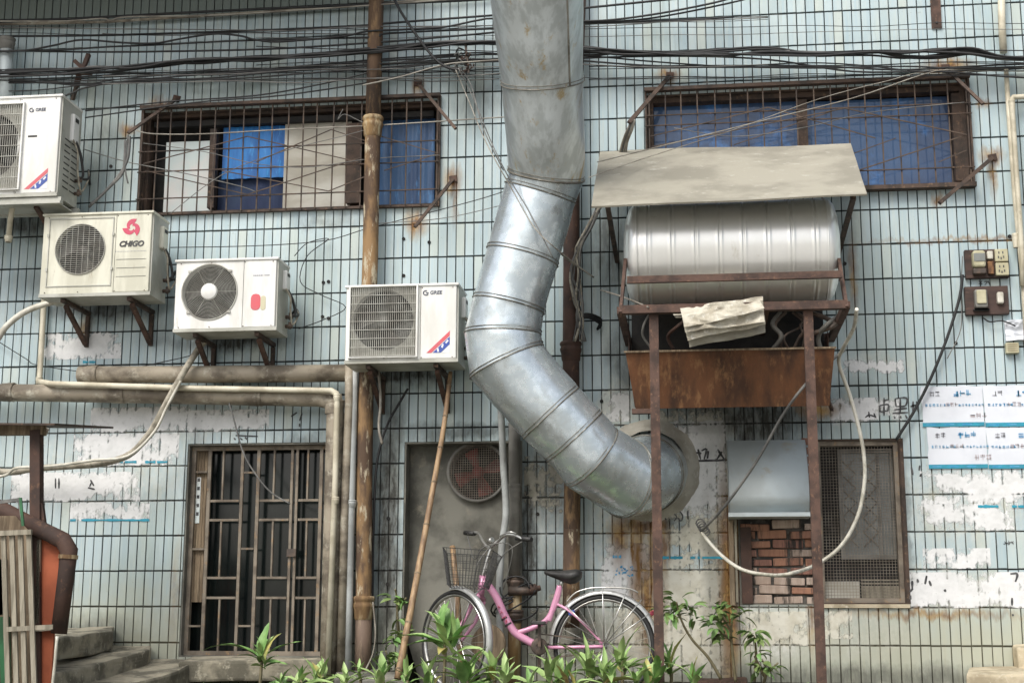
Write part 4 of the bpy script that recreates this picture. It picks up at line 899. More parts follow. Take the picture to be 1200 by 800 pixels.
for pa, pb in ((766, 772), (947, 951)):
    a = P(pa, 368, DF - .04); b = P(pb, 790, DF - .04); sbar('post', (a.x, -DF + .05, zr - .027), (a.x + .0, -DF + .05, -.2), .058, .05, m='rust_steel', up=(0, 1, 0))
for s_ in (.35, .65): sbar('cross_bearer', (xl + (xr - xl) * s_, -DF + .05, zr + .0), (xl + (xr - xl) * s_, -.03, zr + .0), .04)
a, b = P(955, 430, .75), P(975, 480, .05); sbar('brace', a, b, .022)
a, b = P(745, 484, .95), P(764, 484, 1.06); sbar('bracket_plate', (a.x - .02, -DF + .1, a.z), (b.x, -DF + .1, a.z), .05, .03)
# roof board
c4 = [P(703, 177, .12), P(997, 168, .12), P(1016, 228, 1.20), P(693, 241, 1.20)]
rb = MB(); nu, nv = 24, 8
up_ = (c4[1] - c4[0]).cross(c4[3] - c4[0]).normalized()
if up_.z < 0: up_ = -up_
for s_ in (0, 1):
    for j in range(nv + 1):
        for i in range(nu + 1):
            u, v = i / nu, j / nv; p = c4[0].lerp(c4[1], u).lerp(c4[3].lerp(c4[2], u), v)
            rb.v.append(p - up_ * (.012 * s_) + up_ * (.012 * noise.noise(p * 1.6)))
n1 = (nu + 1) * (nv + 1)
for s_ in (0, 1):
    for j in range(nv):
        for i in range(nu): a = s_ * n1 + j * (nu + 1) + i; rb.f.append([a, a + nu + 1, a + nu + 2, a + 1] if not s_ else [a, a + 1, a + nu + 2, a + nu + 1]); rb.m.append(0); rb.sm.append(False)
def edge(l):
    for a, b in zip(l, l[1:]): rb.f.append([a, b, b + n1, a + n1]); rb.m.append(0); rb.sm.append(False)
edge([i for i in range(nu + 1)]); edge([nv * (nu + 1) + i for i in range(nu, -1, -1)]); edge([j * (nu + 1) for j in range(nv, -1, -1)]); edge([j * (nu + 1) + nu for j in range(nv + 1)])
roof = thing('roof_board', 'sloping beige cement sheet sheltering the steel tank', 'roof board', tuple(c4[3]))
rb.build('sheet', 'board', roof)
for p0, p1 in ((P(712, 236, 1.1), (P(712, 205, .02))), (P(1000, 226, 1.1), P(1000, 195, .02))):
    mb = MB(); mb.bar(p0 - Vector((0, 0, .03)), Vector((p0.x, -.01, p0.z - .12)), .03); mb.build('bearer', 'rust_frame', roof)
# rusty trough hanging below the tank
tr = thing('rusty_trough', 'rusty brown sheet metal trough full of pipework under the tank', 'trough', tuple(P(855, 478, .7)))
zt_, zb_ = P(855, 411, .82).z, P(855, 477, .70).z
a, b, c, d = P(733, 413, .82), P(978, 405, .82), P(972, 474, .70), P(745, 481, .70)
a, b, c, d = [Vector((v.x, v.y, z)) for v, z in ((a, zt_), (b, zt_), (c, zb_), (d, zb_))]
mb = MB(); N1, N2 = 20, 6; vs = []
for s_ in (0, .006):
    for j in range(N2 + 1):
        for i in range(N1 + 1):
            p = a.lerp(b, i / N1).lerp(d.lerp(c, i / N1), j / N2); vs.append(p + Vector((0, s_ + .008 * noise.noise(p * 2.5) - (.012 if i == 11 else 0), 0)))
n1 = (N1 + 1) * (N2 + 1)
mb.add(vs, [tuple(s_ * n1 + q for q in (j * (N1 + 1) + i, j * (N1 + 1) + i + 1, (j + 1) * (N1 + 1) + i + 1, (j + 1) * (N1 + 1) + i)) for s_ in (0, 1) for j in range(N2) for i in range(N1)]); mb.build('front_plate', 'rust_sheet', tr)
mb = MB(); mb.bar(a + Vector((-.01, -.004, .006)), b + Vector((.01, -.004, .006)), .012, .016); mb.build('rolled_rim', 'oldwood', tr)
mb = MB(); mb.box((a.x + .02, -.31, zb_ + .18), (b.x - .02, -.30, zc - R_ * .8)); mb.build('back_plate', 'dark', tr)
for xx, k in ((a.x, 1), (b.x, -1)):
    mb = MB(); mb.prism([(xx + .01 * k, -.82, zt_), (xx + .01 * k, -.32, zt_), (xx + .03 * k, -.32, zb_ + .2), (xx + .05 * k, -.69, zb_ + .01)], (.006 * k, 0, 0)); mb.build('side_plate', 'rust_sheet', tr)
    mb = MB(); mb.box((xx + .008 * k - .003, -.5, zt_), (xx + .008 * k + .003, -.12, zr - .05)); mb.build('side_board', 'dark_pipe', tr)
mb = MB(); mb.box((a.x + .05, -.69, zb_ + .16), (b.x - .05, -.32, zb_ + .17)); mb.build('floor_plate', 'rust_sheet', tr)
mb = MB(); mb.box((a.x + .03, -.118, zt_), (a.x + .17, -.112, zr - .07)); mb.build('grey_panel', 'midgrey_pipe', tr)
for k in range(9):
    x_ = [765, 790, 905, 915, 925, 940, 955, 962, 930][k]; mb = MB()
    p = [P(x_, 410, .55), P(x_ + rnd.uniform(-12, 12), 394, .6), P(x_ + rnd.uniform(-12, 24), 380, .6 + rnd.uniform(-.1, .1)), P(x_ + rnd.uniform(-18, 34), 366, .5)]
    mb.sweep(smooth(p, 4), rnd.choice((.008, .012, .016)), 7); mb.build('feed_pipe', rnd.choice(['hubbrown', 'midgrey_pipe', 'dark_pipe']), tr)
# folded sacking
def slab(c, n, m, parent, seed, th=.02, amp=.03):
    mb = MB(); nu, nv = 44, 14; vs = []
    for s_ in (0, 1):
        for j in range(nv + 1):
            for i in range(nu + 1):
                u, v = i / nu, j / nv; p = c[0].lerp(c[1], u).lerp(c[3].lerp(c[2], u), v)
                vs.append(p + Vector((0, s_ * th + amp * 1.3 * noise.noise(Vector((p.x * 8 + p.z * 5, p.z * 9, seed))) + amp * .9 * abs(noise.noise(Vector((p.x * 13 - p.z * 9, p.z * 22 + p.x * 5, seed)))), amp * .6 * noise.noise(Vector((p.x * 6, seed, p.z * 5))))))
    n1 = (nu + 1) * (nv + 1)
    fs = [tuple(s_ * n1 + q for q in (j * (nu + 1) + i, j * (nu + 1) + i + 1, (j + 1) * (nu + 1) + i + 1, (j + 1) * (nu + 1) + i)) for s_ in (0, 1) for j in range(nv) for i in range(nu)]
    per = [i for i in range(nu + 1)] + [j * (nu + 1) + nu for j in range(1, nv + 1)] + [nv * (nu + 1) + i for i in range(nu - 1, -1, -1)] + [j * (nu + 1) for j in range(nv - 1, 0, -1)]
    for a, b in zip(per, per[1:] + per[:1]): fs.append((a, b, b + n1, a + n1))
    mb.add(vs, fs, 0, False); return mb.build(n, m, parent)
sk = thing('folded_sacking', 'crumpled off-white sacking folded over the lower stand rail', 'sacking', tuple(P(850, 400, 1.1)))
slab([P(797, 360, 1.15), P(894, 348, 1.15), P(896, 376, 1.18), P(803, 390, 1.18)], 'fold', 'sack', sk, 2., .008, .028)
slab([P(800, 372, 1.19), P(890, 352, 1.19), P(896, 362, 1.2), P(802, 384, 1.2)], 'fold', 'sack', sk, 21., .006, .02)
slab([P(803, 384, 1.15), P(896, 370, 1.15), P(897, 380, 1.15), P(806, 397, 1.15)], 'fold', 'sack', sk, 5., .012, .024)
slab([P(806, 392, 1.10), P(897, 376, 1.10), P(897, 390, 1.08), P(808, 406, 1.08)], 'fold', 'board', sk, 8., .010, .02)
slab([P(786, 364, 1.0), P(872, 352, 1.0), P(880, 362, 1.12), P(792, 372, 1.12)], 'fold', 'sack', sk, 11., .02, .02)
# half round cowl above the bricks
x0c, x1c = P(853, 557, .1).x, P(946, 557, .1).x; za, zb__ = P(900, 516, .0).z, P(900, 600, .22).z
cw = thing('metal_cowl', 'half round grey sheet metal cowl above the bricked opening', 'cowl', ((x0c + x1c) / 2, -.1, zb__))
H_ = za - zb__; mb = MB(); vs = []; n = 14
for i in range(n + 1):
    t_ = i / n; z = za - H_ * t_; y = -.02 - .24 * math.sin(min(t_ * 1.15, 1) * PI / 2) ** .8 * (1 if t_ < .86 else 1 - (t_ - .86) * 2.2)
    vs += [(x0c, y, z), (x1c, y, z), (x1c, y + .006, z), (x0c, y + .006, z)]
fs = []
for i in range(n):
    for j in range(4): fs.append((4 * i + j, 4 * i + (j + 1) % 4, 4 * i + 4 + (j + 1) % 4, 4 * i + 4 + j))
mb.add(vs, fs, 0, True); mb.build('curved_sheet', 'galv_dull', cw)
pf = [(v[1], v[2]) for v in vs[0::4]]
for xx in (x0c, x1c - .004): mb = MB(); mb.prism([(xx, y, z) for y, z in pf] + [(xx, 0, pf[-1][1])], (.004, 0, 0)); mb.build('side_cheek', 'galv_dull', cw)
mb = MB(); mb.box((x0c - .005, -.26, zb__ - .03), (x1c + .005, -.02, zb__ - .003)); mb.build('bottom_lip', 'galv_dull', cw)
mb = MB(); mb.box((x0c - .005, -.03, BRK[1] - .0), (x0c + .03, -.006, zb__ - .04)); mb.build('side_board', 'oldwood', cw)
mb = MB(); mb.box((BRK[0] + .013, -.012, BRK[1] + .013), (BRK[0] + .085, .02, BRK[3] - .1)); mb.build('charred_board', 'dark_pipe', cw)
mb = MB(); mb.box((x0c + .035, -.035, BRK[1] + .02), (x0c + .05, -.006, zb__ - .04)); mb.build('side_board', 'greywood', cw)

# electric boxes
def board(px0, py0, px1, py1, label):
    a, b = P(px0, py0, .04), P(px1, py1, .04)
    t = thing('meter_board', label, 'electric box', ((a.x + b.x) / 2, -.02, b.z)); mb = MB(); mb.rbox((a.x, -.045, b.z), (b.x, -.006, a.z), .004); mb.build('backboard', 'boardbrown', t)
    return t, a, b
t, a, b = board(1130, 293, 1183, 325, 'brown board with a cream meter and two sockets, upper of the pair'); w, h = b.x - a.x, a.z - b.z
mb = MB(); mb.rbox((a.x + w * .15, -.10, b.z + h * .32), (a.x + w * .45, -.046, a.z - h * .08), .02); mb.build('meter_case', 'ochre', t)
mb = MB(); mb.rbox((a.x + w * .17, -.104, b.z + h * .52), (a.x + w * .43, -.101, a.z - h * .2), .004); mb.build('meter_window', 'glassgrey', t)
mb = MB(); mb.rbox((a.x + w * .15, -.09, b.z + h * .1), (a.x + w * .45, -.046, b.z + h * .3), .008); mb.build('terminal_cover', 'hubbrown', t)
mb = MB(); mb.rbox((a.x + w * .5, -.08, b.z + h * .62), (a.x + w * .63, -.046, a.z - h * .1), .006); mb.build('fuse_holder', 'hose_white', t)
mb = MB(); mb.rbox((a.x + w * .5, -.075, b.z + h * .1), (a.x + w * .64, -.046, b.z + h * .55), .006); mb.build('fuse_holder', 'rust_sheet', t)
for k in (0, 1):
    z0_ = b.z + h * (.05 + .48 * k); mb = MB(); mb.rbox((a.x + w * .68, -.07, z0_), (a.x + w * .98, -.046, z0_ + h * .44), .006); so_ = mb.build('socket', 'ochre', t)
    mb = MB()
    for u, v in ((.3, .7), (.6, .7), (.25, .35), (.45, .25), (.65, .35)): x = a.x + w * (.68 + .3 * u); z = z0_ + h * .44 * v; mb.box((x - .004, -.0725, z - .008), (x + .004, -.0705, z + .008))
    mb.build('socket_slots', 'ink', so_)
t, a, b = board(1130, 336, 1183, 368, 'brown board with a small meter and one switch, lower of the pair'); w, h = b.x - a.x, a.z - b.z
mb = MB(); mb.rbox((a.x + w * .2, -.085, b.z + h * .2), (a.x + w * .5, -.046, b.z + h * .86), .015); mb.build('meter_case', 'midgrey_pipe', t)
mb = MB(); mb.rbox((a.x + w * .24, -.095, b.z + h * .34), (a.x + w * .46, -.086, b.z + h * .82), .008); mb.build('meter_window', 'ochre', t)
mb = MB(); mb.rbox((a.x + w * .16, -.08, b.z + h * .12), (a.x + w * .54, -.046, b.z + h * .19), .008); mb.build('terminal_cover', 'black', t)
mb = MB(); mb.rbox((a.x + w * .72, -.08, b.z + h * .35), (a.x + w * .87, -.046, b.z + h * .75), .01); mb.build('switch', 'hose_white', t)
a, b = P(1178, 402, .03), P(1194, 414, .03); mb = MB(); mb.rbox((a.x, -.05, b.z), (b.x, -.005, a.z), .005); jb = mb.build('junction_box', 'ochre', None, 'small cream junction box right of the blue-banded posters', 'junction box')
mb = MB()
for k in range(4): z = b.z + (a.z - b.z) * (.2 + .2 * k); mb.box((a.x + .01, -.052, z), (b.x - .01, -.0505, z + .004))
mb.build('ridges', 'oldwood', jb)
a, b = P(1178, 376, .05), P(1225, 398, .05); slab([a, Vector((b.x, a.y, a.z + .02)), b, Vector((a.x, b.y, b.z))], 'plastic_bag', 'paper', None, 3.3, .03, .03)
o = bpy.data.objects['plastic_bag']; meta(o, 'scrap of white plastic bag at the right photo edge under the pipes', 'plastic bag')
# ================================================================ grilles over the upper windows
def grille(label, r, pxs, rails, diag, d=.05):
    t = thing('window_grille', label, 'window bars', ((r[0] + r[2]) / 2, -d, r[1]))
    mb = MB(); hgt = r[3] - r[1] - .02; mb.box((-.0045, -.0045, 0), (.0045, .0045, hgt)); me = mb.mesh('bar', 'bars', (0, 0, 0))
    for x in pxs: inst('bar', me, (x + rnd.uniform(-.006, .006), -d, r[1] + .01), t, rot=(0, rnd.uniform(-.006, .006), 0))
    for z, w in rails: mb = MB(); mb.box((r[0], -d - .0085 - w, z - w / 2), (r[2], -d - .0075, z + w / 2)); mb.build('rail', 'rust_frame', t)
    mb = MB(); frame(mb, r, -d + .007, -.0045, .014); mb.build('outer_frame', 'rust_frame', t)
    for k, (a, b, w) in enumerate(diag):
        a = P(a[0], a[1], d + .022 + .004 * (k % 4)); b = P(b[0], b[1], d + .022 + .004 * (k % 4)); mb = MB(); mb.bar(a, b, w, w * .8); mb.build('diagonal_bar', 'bars', t)
    return t
r = [WIN1[0] - .01, WIN1[1] - .01, WIN1[2] + .01, WIN1[3] + .03]
n = 20; xs_ = [r[0] + .02 + (r[2] - r[0] - .04) * i / n for i in range(n + 1)]
grille('thin rusty bar grille over the left window with white boards', r, xs_, [(P(340, 172, .05).z, .008), (P(340, 196, .05).z, .008), (P(340, 228, .05).z, .008), (r[3] - .012, .024)],
       [((168, 192), (290, 160), .007), ((290, 160), (420, 190), .007), ((170, 200), (290, 228), .007), ((290, 228), (422, 185), .007), ((300, 190), (388, 152), .007), ((388, 152), (428, 165), .006), ((260, 200), (385, 224), .007), ((385, 224), (428, 207), .007), ((450, 200), (514, 180), .006), ((440, 158), (514, 180), .006)])
r = [WIN2[0] - .01, WIN2[1] - .012, WIN2[2] + .01, WIN2[3] + .03]
n = 19; xs_ = [r[0] + .03 + (r[2] - r[0] - .06) * i / n for i in range(n + 1)]
grille('rusty bar grille over the wide right window with blue sheeting', r, xs_, [(P(945, 129, .05).z, .008), (P(945, 141, .05).z, .008), (P(945, 203, .05).z, .008), (r[3] - .012, .026), (r[1] + .012, .03)],
       [((762, 160), (900, 126), .007), ((900, 126), (1026, 162), .007), ((764, 172), (990, 127), .007), ((990, 127), (1133, 158), .008), ((1005, 200), (1133, 158), .008), ((860, 170), (985, 127), .006), ((1000, 180), (1050, 162), .006), ((1100, 190), (1133, 176), .006)])
def strut(label, a, b, w=.022):
    p, q = P(*a), P(*b); t = thing('iron_stay', label, 'iron stay', tuple(p), 'rusty iron stays around the upper windows')
    mb = MB(); mb.bar(p, q, w, w * .7); mb.build('rod', 'rust_frame', t)
    c = P(a[0], a[1], .004); mb = MB(); mb.box((c.x - .028, -.016, c.z - .024), (c.x + .028, -.0045, c.z + .024), rot=Matrix.Rotation(rnd.uniform(-.3, .3), 3, 'Y')); mb.build('foot_plate', 'rust_steel', t)
strut('rusty iron stay at the top left corner of the left window', (207, 116, .03), (150, 156, .30))
strut('rusty iron stay at the top right corner of the left window', (490, 98, .02), (534, 151, .36))
strut('rusty iron stay at the bottom right corner of the left window', (531, 210, .02), (486, 266, .36))
strut('rusty iron stay at the top left corner of the right window, cables tied on', (785, 89, .02), (737, 144, .34), .028)
strut('rusty iron stay at the top right corner of the right window', (1108, 80, .02), (1152, 122, .36))
strut('rusty iron stay at the bottom right corner of the right window', (1163, 185, .02), (1101, 238, .40), .026)

# ================================================================ cables
def cable(label, path, w=.008, m='cable', d=.14, n=5, group=None, name='cable'):
    pp = smooth(pts(*path, d=d), n); mb = MB(); mb.sweep(pp, w, 5)
    return mb.build(name, m, None, label, 'cable', group)
GR = 'cables strung across the top of the wall'
cable('black cable touching the dark band under the eave at top left', [(-60, 24), (60, 23), (200, 16), (300, 11), (440, 5), (560, 0), (640, -8)], .010, group=GR)
cable('pale thin wire running along the beige conduit at top left', [(-60, 25), (60, 25), (90, 24), (120, 22), (130, 24), (150, 20), (250, 18), (350, 12), (440, 6), (520, 0), (600, -10)], .006, 'wire_pale', .16, group=GR)
cable('straight green-black cable just below the beige conduit, left half', [(-60, 43), (90, 42), (180, 40), (300, 36), (430, 30), (460, 27), (580, 18), (680, 10), (760, 2), (860, -8)], .009, group=GR)
cable('black cable rising in two soft humps across the upper left', [(-60, 60), (20, 60), (60, 54), (95, 47), (140, 50), (180, 51), (210, 46), (250, 40), (280, 42), (300, 47), (330, 49), (400, 43), (430, 37), (470, 35), (520, 32), (560, 24), (585, 22), (690, 25), (760, 18), (830, 5), (860, -3)], .008, d=.19, group=GR)
cable('thin dark cable fourth from the top left of the big duct', [(-60, 61), (60, 59), (130, 55), (180, 53), (280, 48), (430, 44), (450, 40), (520, 36), (583, 33), (680, 27), (760, 22), (850, 5), (900, -8)], .007, d=.17, group=GR)
cable('dark green cable lowest of the straight ones left of the duct', [(-60, 58), (100, 61), (220, 60), (330, 57), (440, 50), (480, 47), (582, 38), (682, 28), (800, 24), (860, 20)], .008, 'cable', .15, group=GR)
# main bundle
LB = 'strand of the thick black cable bundle crossing the whole wall'
main = [(-60, 87), (60, 86), (110, 84), (160, 80), (200, 73), (240, 70), (300, 68), (360, 64), (440, 60), (500, 54), (540, 52), (585, 52), (680, 58), (730, 60), (800, 62), (850, 62), (900, 61), (960, 66), (1020, 63), (1060, 64), (1100, 62), (1140, 60), (1180, 66), (1260, 66)]
for k in range(8):
    ph = rnd.uniform(0, 6); amp = rnd.uniform(1.5, 3.6)
    path = [(x, y + amp * math.sin(x * .014 + ph) * (1.3 if 600 < x or x < 150 else .9) + 1.6 * math.sin(x * .045 + 2 * ph) + rnd.uniform(-.7, .7), .13 + .012 * k + .01 * math.sin(x * .02 + ph)) for x, y in main]
    cable(LB, path, rnd.choice((.007, .008, .010)), rnd.choice(('cable', 'cable', 'cable_grey')), group='strands of the thick cable bundle')
LC = 'thin dark cable wandering just below the thick bundle'
low = [[(-60, 95), (60, 92), (130, 88), (170, 86), (230, 84), (300, 82), (370, 76), (440, 70), (500, 66), (560, 62), (600, 64), (690, 66), (760, 72), (850, 78), (960, 80), (1060, 78), (1130, 80), (1260, 76)],
       [(-60, 98), (60, 97), (120, 98), (170, 93), (230, 88), (290, 84), (370, 78), (440, 72), (510, 68), (585, 64), (690, 72), (760, 77), (850, 79), (960, 78), (1050, 82), (1120, 79), (1180, 76), (1260, 74)],
       [(-60, 108), (40, 106), (100, 99), (140, 93), (200, 88), (260, 88), (330, 82), (440, 76), (520, 70), (590, 70), (690, 76), (770, 80), (860, 78), (940, 74), (1000, 76), (1090, 84), (1180, 80), (1260, 86)],
       [(-60, 92), (50, 97), (100, 100), (160, 96), (220, 94), (280, 92), (360, 86), (440, 80), (520, 74), (590, 72), (690, 68), (800, 66), (900, 70), (1000, 84), (1100, 84), (1180, 90), (1260, 94)],
       [(100, 130), (200, 119), (300, 112), (380, 98), (440, 84), (500, 76), (545, 70), (590, 70)],
       [(100, 138), (230, 120), (330, 112), (430, 97), (500, 82), (550, 72), (590, 71)],
       [(60, 118), (85, 109), (100, 103), (150, 95), (240, 92), (330, 84), (430, 78), (540, 63)]]
LL = ['thin dark cable close below the bundle, dipping gently right of the duct', 'thin dark cable crossing just above the pale wire at the right window', 'lowest thin cable at the far left, rising to the knot', 'thin cable that climbs into the bundle right of the duct and drops at far right',
      'thin cable rising from the left window corner to the knot', 'lower of two cables rising from the left window to the knot', 'short cable rising from the highest air conditioner to the knot']
for p, l in zip(low, LL): cable(l, p, rnd.choice((.005, .006, .007)), 'cable', .15, group='thin cables below the bundle')
cable('dark cable dropping steeply from the top edge to the knot left of the duct', [(455, -20), (464, 4), (480, 30), (500, 58), (515, 74), (530, 81), (542, 81)], .011, d=.24)
cable('pale wire crossing the knot left of the duct', [(425, 100), (470, 90), (520, 76), (560, 72), (592, 70)], .005, 'wire_pale', .24)
for k, (p, m) in enumerate(([[(537, 80), (556, 118), (575, 165), (596, 208), (620, 248), (648, 302)], 'cable_grey'], [[(534, 82), (550, 120), (570, 168), (600, 222), (625, 265), (650, 290), (695, 325)], 'wire_pale'], [[(540, 82), (552, 100), (566, 150), (590, 200)], 'cable_grey'])):
    cable(['thin dark wire hanging diagonally over the duct from the knot', 'pale wire hanging over the duct down to its right side', 'short thin wire dangling left of the duct'][k], [(x, y, .3 if y < 150 else 1.02 if x < 655 else .5) for x, y in p], .004, m, n=6, name='wire')
# knot of ties left of the duct
kn = thing('cable_knot', 'tangled knot of cable ties and tape left of the duct top', 'cable knot', tuple(P(545, 75, .2)))
for k in range(9):
    c = P(543 + rnd.uniform(-6, 6), 62 + k * 2.4, .2); mb = MB(); s_ = rnd.uniform(.02, .05)
    mb.sweep([c + Vector((s_ * math.cos(a) * rnd.uniform(.6, 1.2), .03 * math.sin(a * 2), s_ * .8 * math.sin(a + k))) for a in [2 * PI * i / 12 for i in range(11)]], .006, 5); mb.build('tie', ('cable', 'cable_grey', 'dark_pipe')[k % 3], kn)
mb = MB(); a = P(534, 49, .2); mb.bar(a, P(558, 49, .2), .014); mb.build('crossbar', 'hubbrown', kn)
mb = MB(); mb.bar(P(545, 48, .19), P(549, 86, .19), .016); mb.build('spike', 'hubbrown', kn)
# scrap wedged at the left end
sc_ = thing('insulator_bracket', 'rusty two-pronged bracket holding cables at upper left', 'bracket', tuple(P(90, 110, .1)))
for a, b, w in (((88, 72, .1), (99, 82, .16), .03), ((104, 64, .12), (96, 84, .16), .03), ((88, 84, .14), (108, 84, .14), .05), ((93, 88, .12), (89, 102, .1), .035), ((90, 100, .08), (85, 117, .02), .02)):
    mb = MB(); mb.bar(P(*a), P(*b), w, .03); mb.build('bracket_plate', 'rust_steel' if w > .025 else 'hubbrown', sc_)
# wires around the right window
cable('pale wire rising from the roof board to the top right of the right window', [(700, 190, .6), (800, 165, .3), (900, 140, .2), (1000, 115, .18), (1080, 88, .16), (1110, 82, .15), (1160, 81, .12), (1250, 78, .12)], .0042, 'wire_pale')
cable('second pale wire parallel below, from the roof board to the right window top', [(690, 208, 1.2), (760, 184, .5), (860, 152, .2), (960, 116, .18), (1040, 95, .16), (1090, 84, .15), (1200, 84, .12)], .003, 'wire_pale')
cable('white wire running level across the upper left window', [(160, 153), (180, 157), (240, 157), (330, 152), (440, 147), (520, 142), (595, 137)], .005, 'wire_pale', .1)
cable('thin grey wire sloping from the cream unit past the left window', [(98, 175), (150, 190), (220, 204), (280, 218), (300, 225)], .004, 'cable_grey', .12)
cable('thin black wire sagging below the left window to the duct', [(200, 290), (300, 288), (380, 282), (430, 268), (500, 250), (560, 234), (592, 224)], .0035, 'cable', .1)
cable('thin looped wire between the ring guard unit and the lower white unit', [(345, 300), (360, 285), (385, 280), (360, 300), (352, 330), (375, 345), (405, 360), (378, 375), (350, 385)], .0035, 'cable', .05)
cable('thin wire crossing the wall left of the wrapped line', [(-10, 395), (30, 420), (46, 428), (120, 436), (200, 422), (240, 412)], .0035, 'cable', .05)
cable('loose dark wire dropping in front of the lattice gate', [(268, 470), (275, 495), (285, 530), (300, 556), (318, 577), (340, 590)], .006, 'cable_grey', .2)
cable('black flex hanging left of the concrete niche', [(478, 455), (468, 472), (455, 495), (445, 525), (440, 560), (437, 640), (436, 720), (432, 790)], .009, 'cable', .1)
cable('pale cord hanging from the lower white unit bracket', [(443, 430), (446, 470), (444, 500), (448, 520)], .010, 'wire_pale', .25)
cable('thin white cord looping off the rusty valve pipe by the drain', [(437, 705, .2), (440, 740, .2), (437, 765, .2), (428, 785, .25)], .006, 'wire_pale')
# right loops
cable('long white hose drooping in a big loop round the tank stand post', [(1004, 362, 1.1), (1000, 385, .9), (988, 408, .7), (983, 425, .6), (995, 460, .5), (1005, 495, .5), (1012, 530, .5), (1013, 565, .5), (1005, 605, .5), (985, 640, .5), (955, 662, .55), (925, 672, 1.2), (900, 673, .6), (870, 667, .4), (845, 650, .3), (822, 624, .2)], .013, 'hose_white', n=8, name='hose')
cable('dark cable rising from the wall joint to the tank stand', [(822, 622, .2), (845, 598, .4), (868, 568, .5), (890, 535, .6), (915, 490, .7), (940, 455, .8), (965, 430, .7), (990, 410, .6)], .010, 'cable_grey', n=6)
cable('dark cable running down from the meter boards to the netted window', [(1128, 322, .05), (1124, 350, .06), (1110, 395, .06), (1092, 440, .06), (1072, 480, .06), (1050, 515, .06)], .011, 'cable', n=6)
cable('thin wire crossing beside the dark cable below the meter boards', [(1128, 300), (1126, 340), (1126, 385), (1110, 420)], .0035, 'cable_grey', .05)
cable('thin wire trailing right of the lower meter board', [(1152, 372), (1160, 377), (1175, 376), (1190, 382)], .005, 'cable', .05)
mb = MB(); c = P(821, 618, .1)
for k in range(5): mb.sweep([c + Vector((.03 * math.cos(a) + .008 * k, -.02 + .02 * math.sin(a), .028 * math.sin(a) - .015 * k + .03)) for a in [2 * PI * i / 10 for i in range(11)]], .005, 5)
mb.build('wire_coil', 'cable_grey', None, 'small coil of twisted wire where hose and cable meet', 'wire coil')
# wires tangled on the dark drain pipe
tg = thing('wire_tangle', 'bunch of old wires tied to the dark drain pipe right of the duct', 'wires', tuple(P(676, 400, .2)))
for k in range(9):
    p = [P(706 - k * .8, 240, .15), P(690 + rnd.uniform(-3, 3), 268, .2), P(676 + rnd.uniform(-4, 6), 290, .22), P(671 + rnd.uniform(-3, 8), 320, .22), P(675 + rnd.uniform(-4, 8), 350, .22), P(678 + rnd.uniform(-6, 8), 375, .2), P(674 + rnd.uniform(-6, 14), 400, .2)]
    mb = MB(); mb.sweep(smooth(p, 4), rnd.choice((.006, .008, .010)), 5); mb.build('wire', rnd.choice(['cable', 'cable_grey', 'wrap']), tg)
for k in range(3):
    mb = MB(); mb.sweep(smooth(pts((678, 370 + k * 2, .2), (690, 368 + k * 2, .18), (704, 374 + k * 3, .1), (700, 386, .05)), 4), .010, 5); mb.build('wire', 'cable', tg)
tg2 = thing('wire_tangle', 'frayed cords hanging from the iron stay left of the roof board', 'wires', tuple(P(735, 180, .2)))
for k in range(4):
    mb = MB(); mb.sweep(smooth(pts((741 + k, 140, .32), (735 + k * 2, 152, .3), (729 + k * 2, 168, .2), (724 + k * 3, 190, .1)), 4), .007, 5); mb.build('wire', rnd.choice(['cable_grey', 'wire_pale', 'cable']), tg2)
tg3 = thing('wire_tangle', 'grey cords dangling from the stay between cream unit and left window', 'wires', tuple(P(146, 240, .2)))
for k, p in enumerate(([(150, 158), (148, 180), (147, 200), (150, 215)], [(152, 160), (150, 185), (140, 205), (120, 228), (106, 240)], [(147, 165), (146, 190), (143, 204), (130, 218), (104, 243)])):
    mb = MB(); mb.sweep(smooth(pts(*p, d=.25), 4), .011 if k else .006, 5); mb.build('wire', 'cable_grey', tg3)
cable('thin pale twig-like wire by the duct and the dark drain pipe', [(648, 283, .7), (656, 296, .6), (668, 306, .3), (680, 314, .25), (696, 325, .2)], .006, 'wire_pale')
cable('thin wire leading from the drain pipe tangle to the tank frame', [(704, 340, .3), (730, 348, .9), (760, 360, 1.15)], .006, 'wire_pale')

# many more thin wires, slack and slightly crossing
rw = random.Random(21)
for k in range(20):
    y0_ = rw.uniform(30, 104); xa = rw.choice((-60, -60, -60, 120, 300, 690)); xb_ = rw.choice((585, 590, 1260, 1260, 900)) if xa < 590 else 1260; sag = rw.uniform(-5, 9); sl_ = rw.uniform(-.035, -.005) if xb_ < 1000 else rw.uniform(-.02, .005)
    if xa == 690: y0_ = rw.uniform(62, 96)
    n_ = max(4, int((xb_ - xa) / 75)); path = [(xa + (xb_ - xa) * i / n_, y0_ + sl_ * (xb_ - xa) * i / n_ + sag * math.sin(PI * i / n_) + rw.uniform(-2.2, 2.2)) for i in range(n_ + 1)]
    cable('very thin slack wire among the many crossing the top of the wall', path, rw.choice((.0025, .003, .004)), rw.choice(('cable', 'cable', 'cable_grey')), rw.uniform(.06, .2), 5, 'very thin slack wires at the top', 'wire')
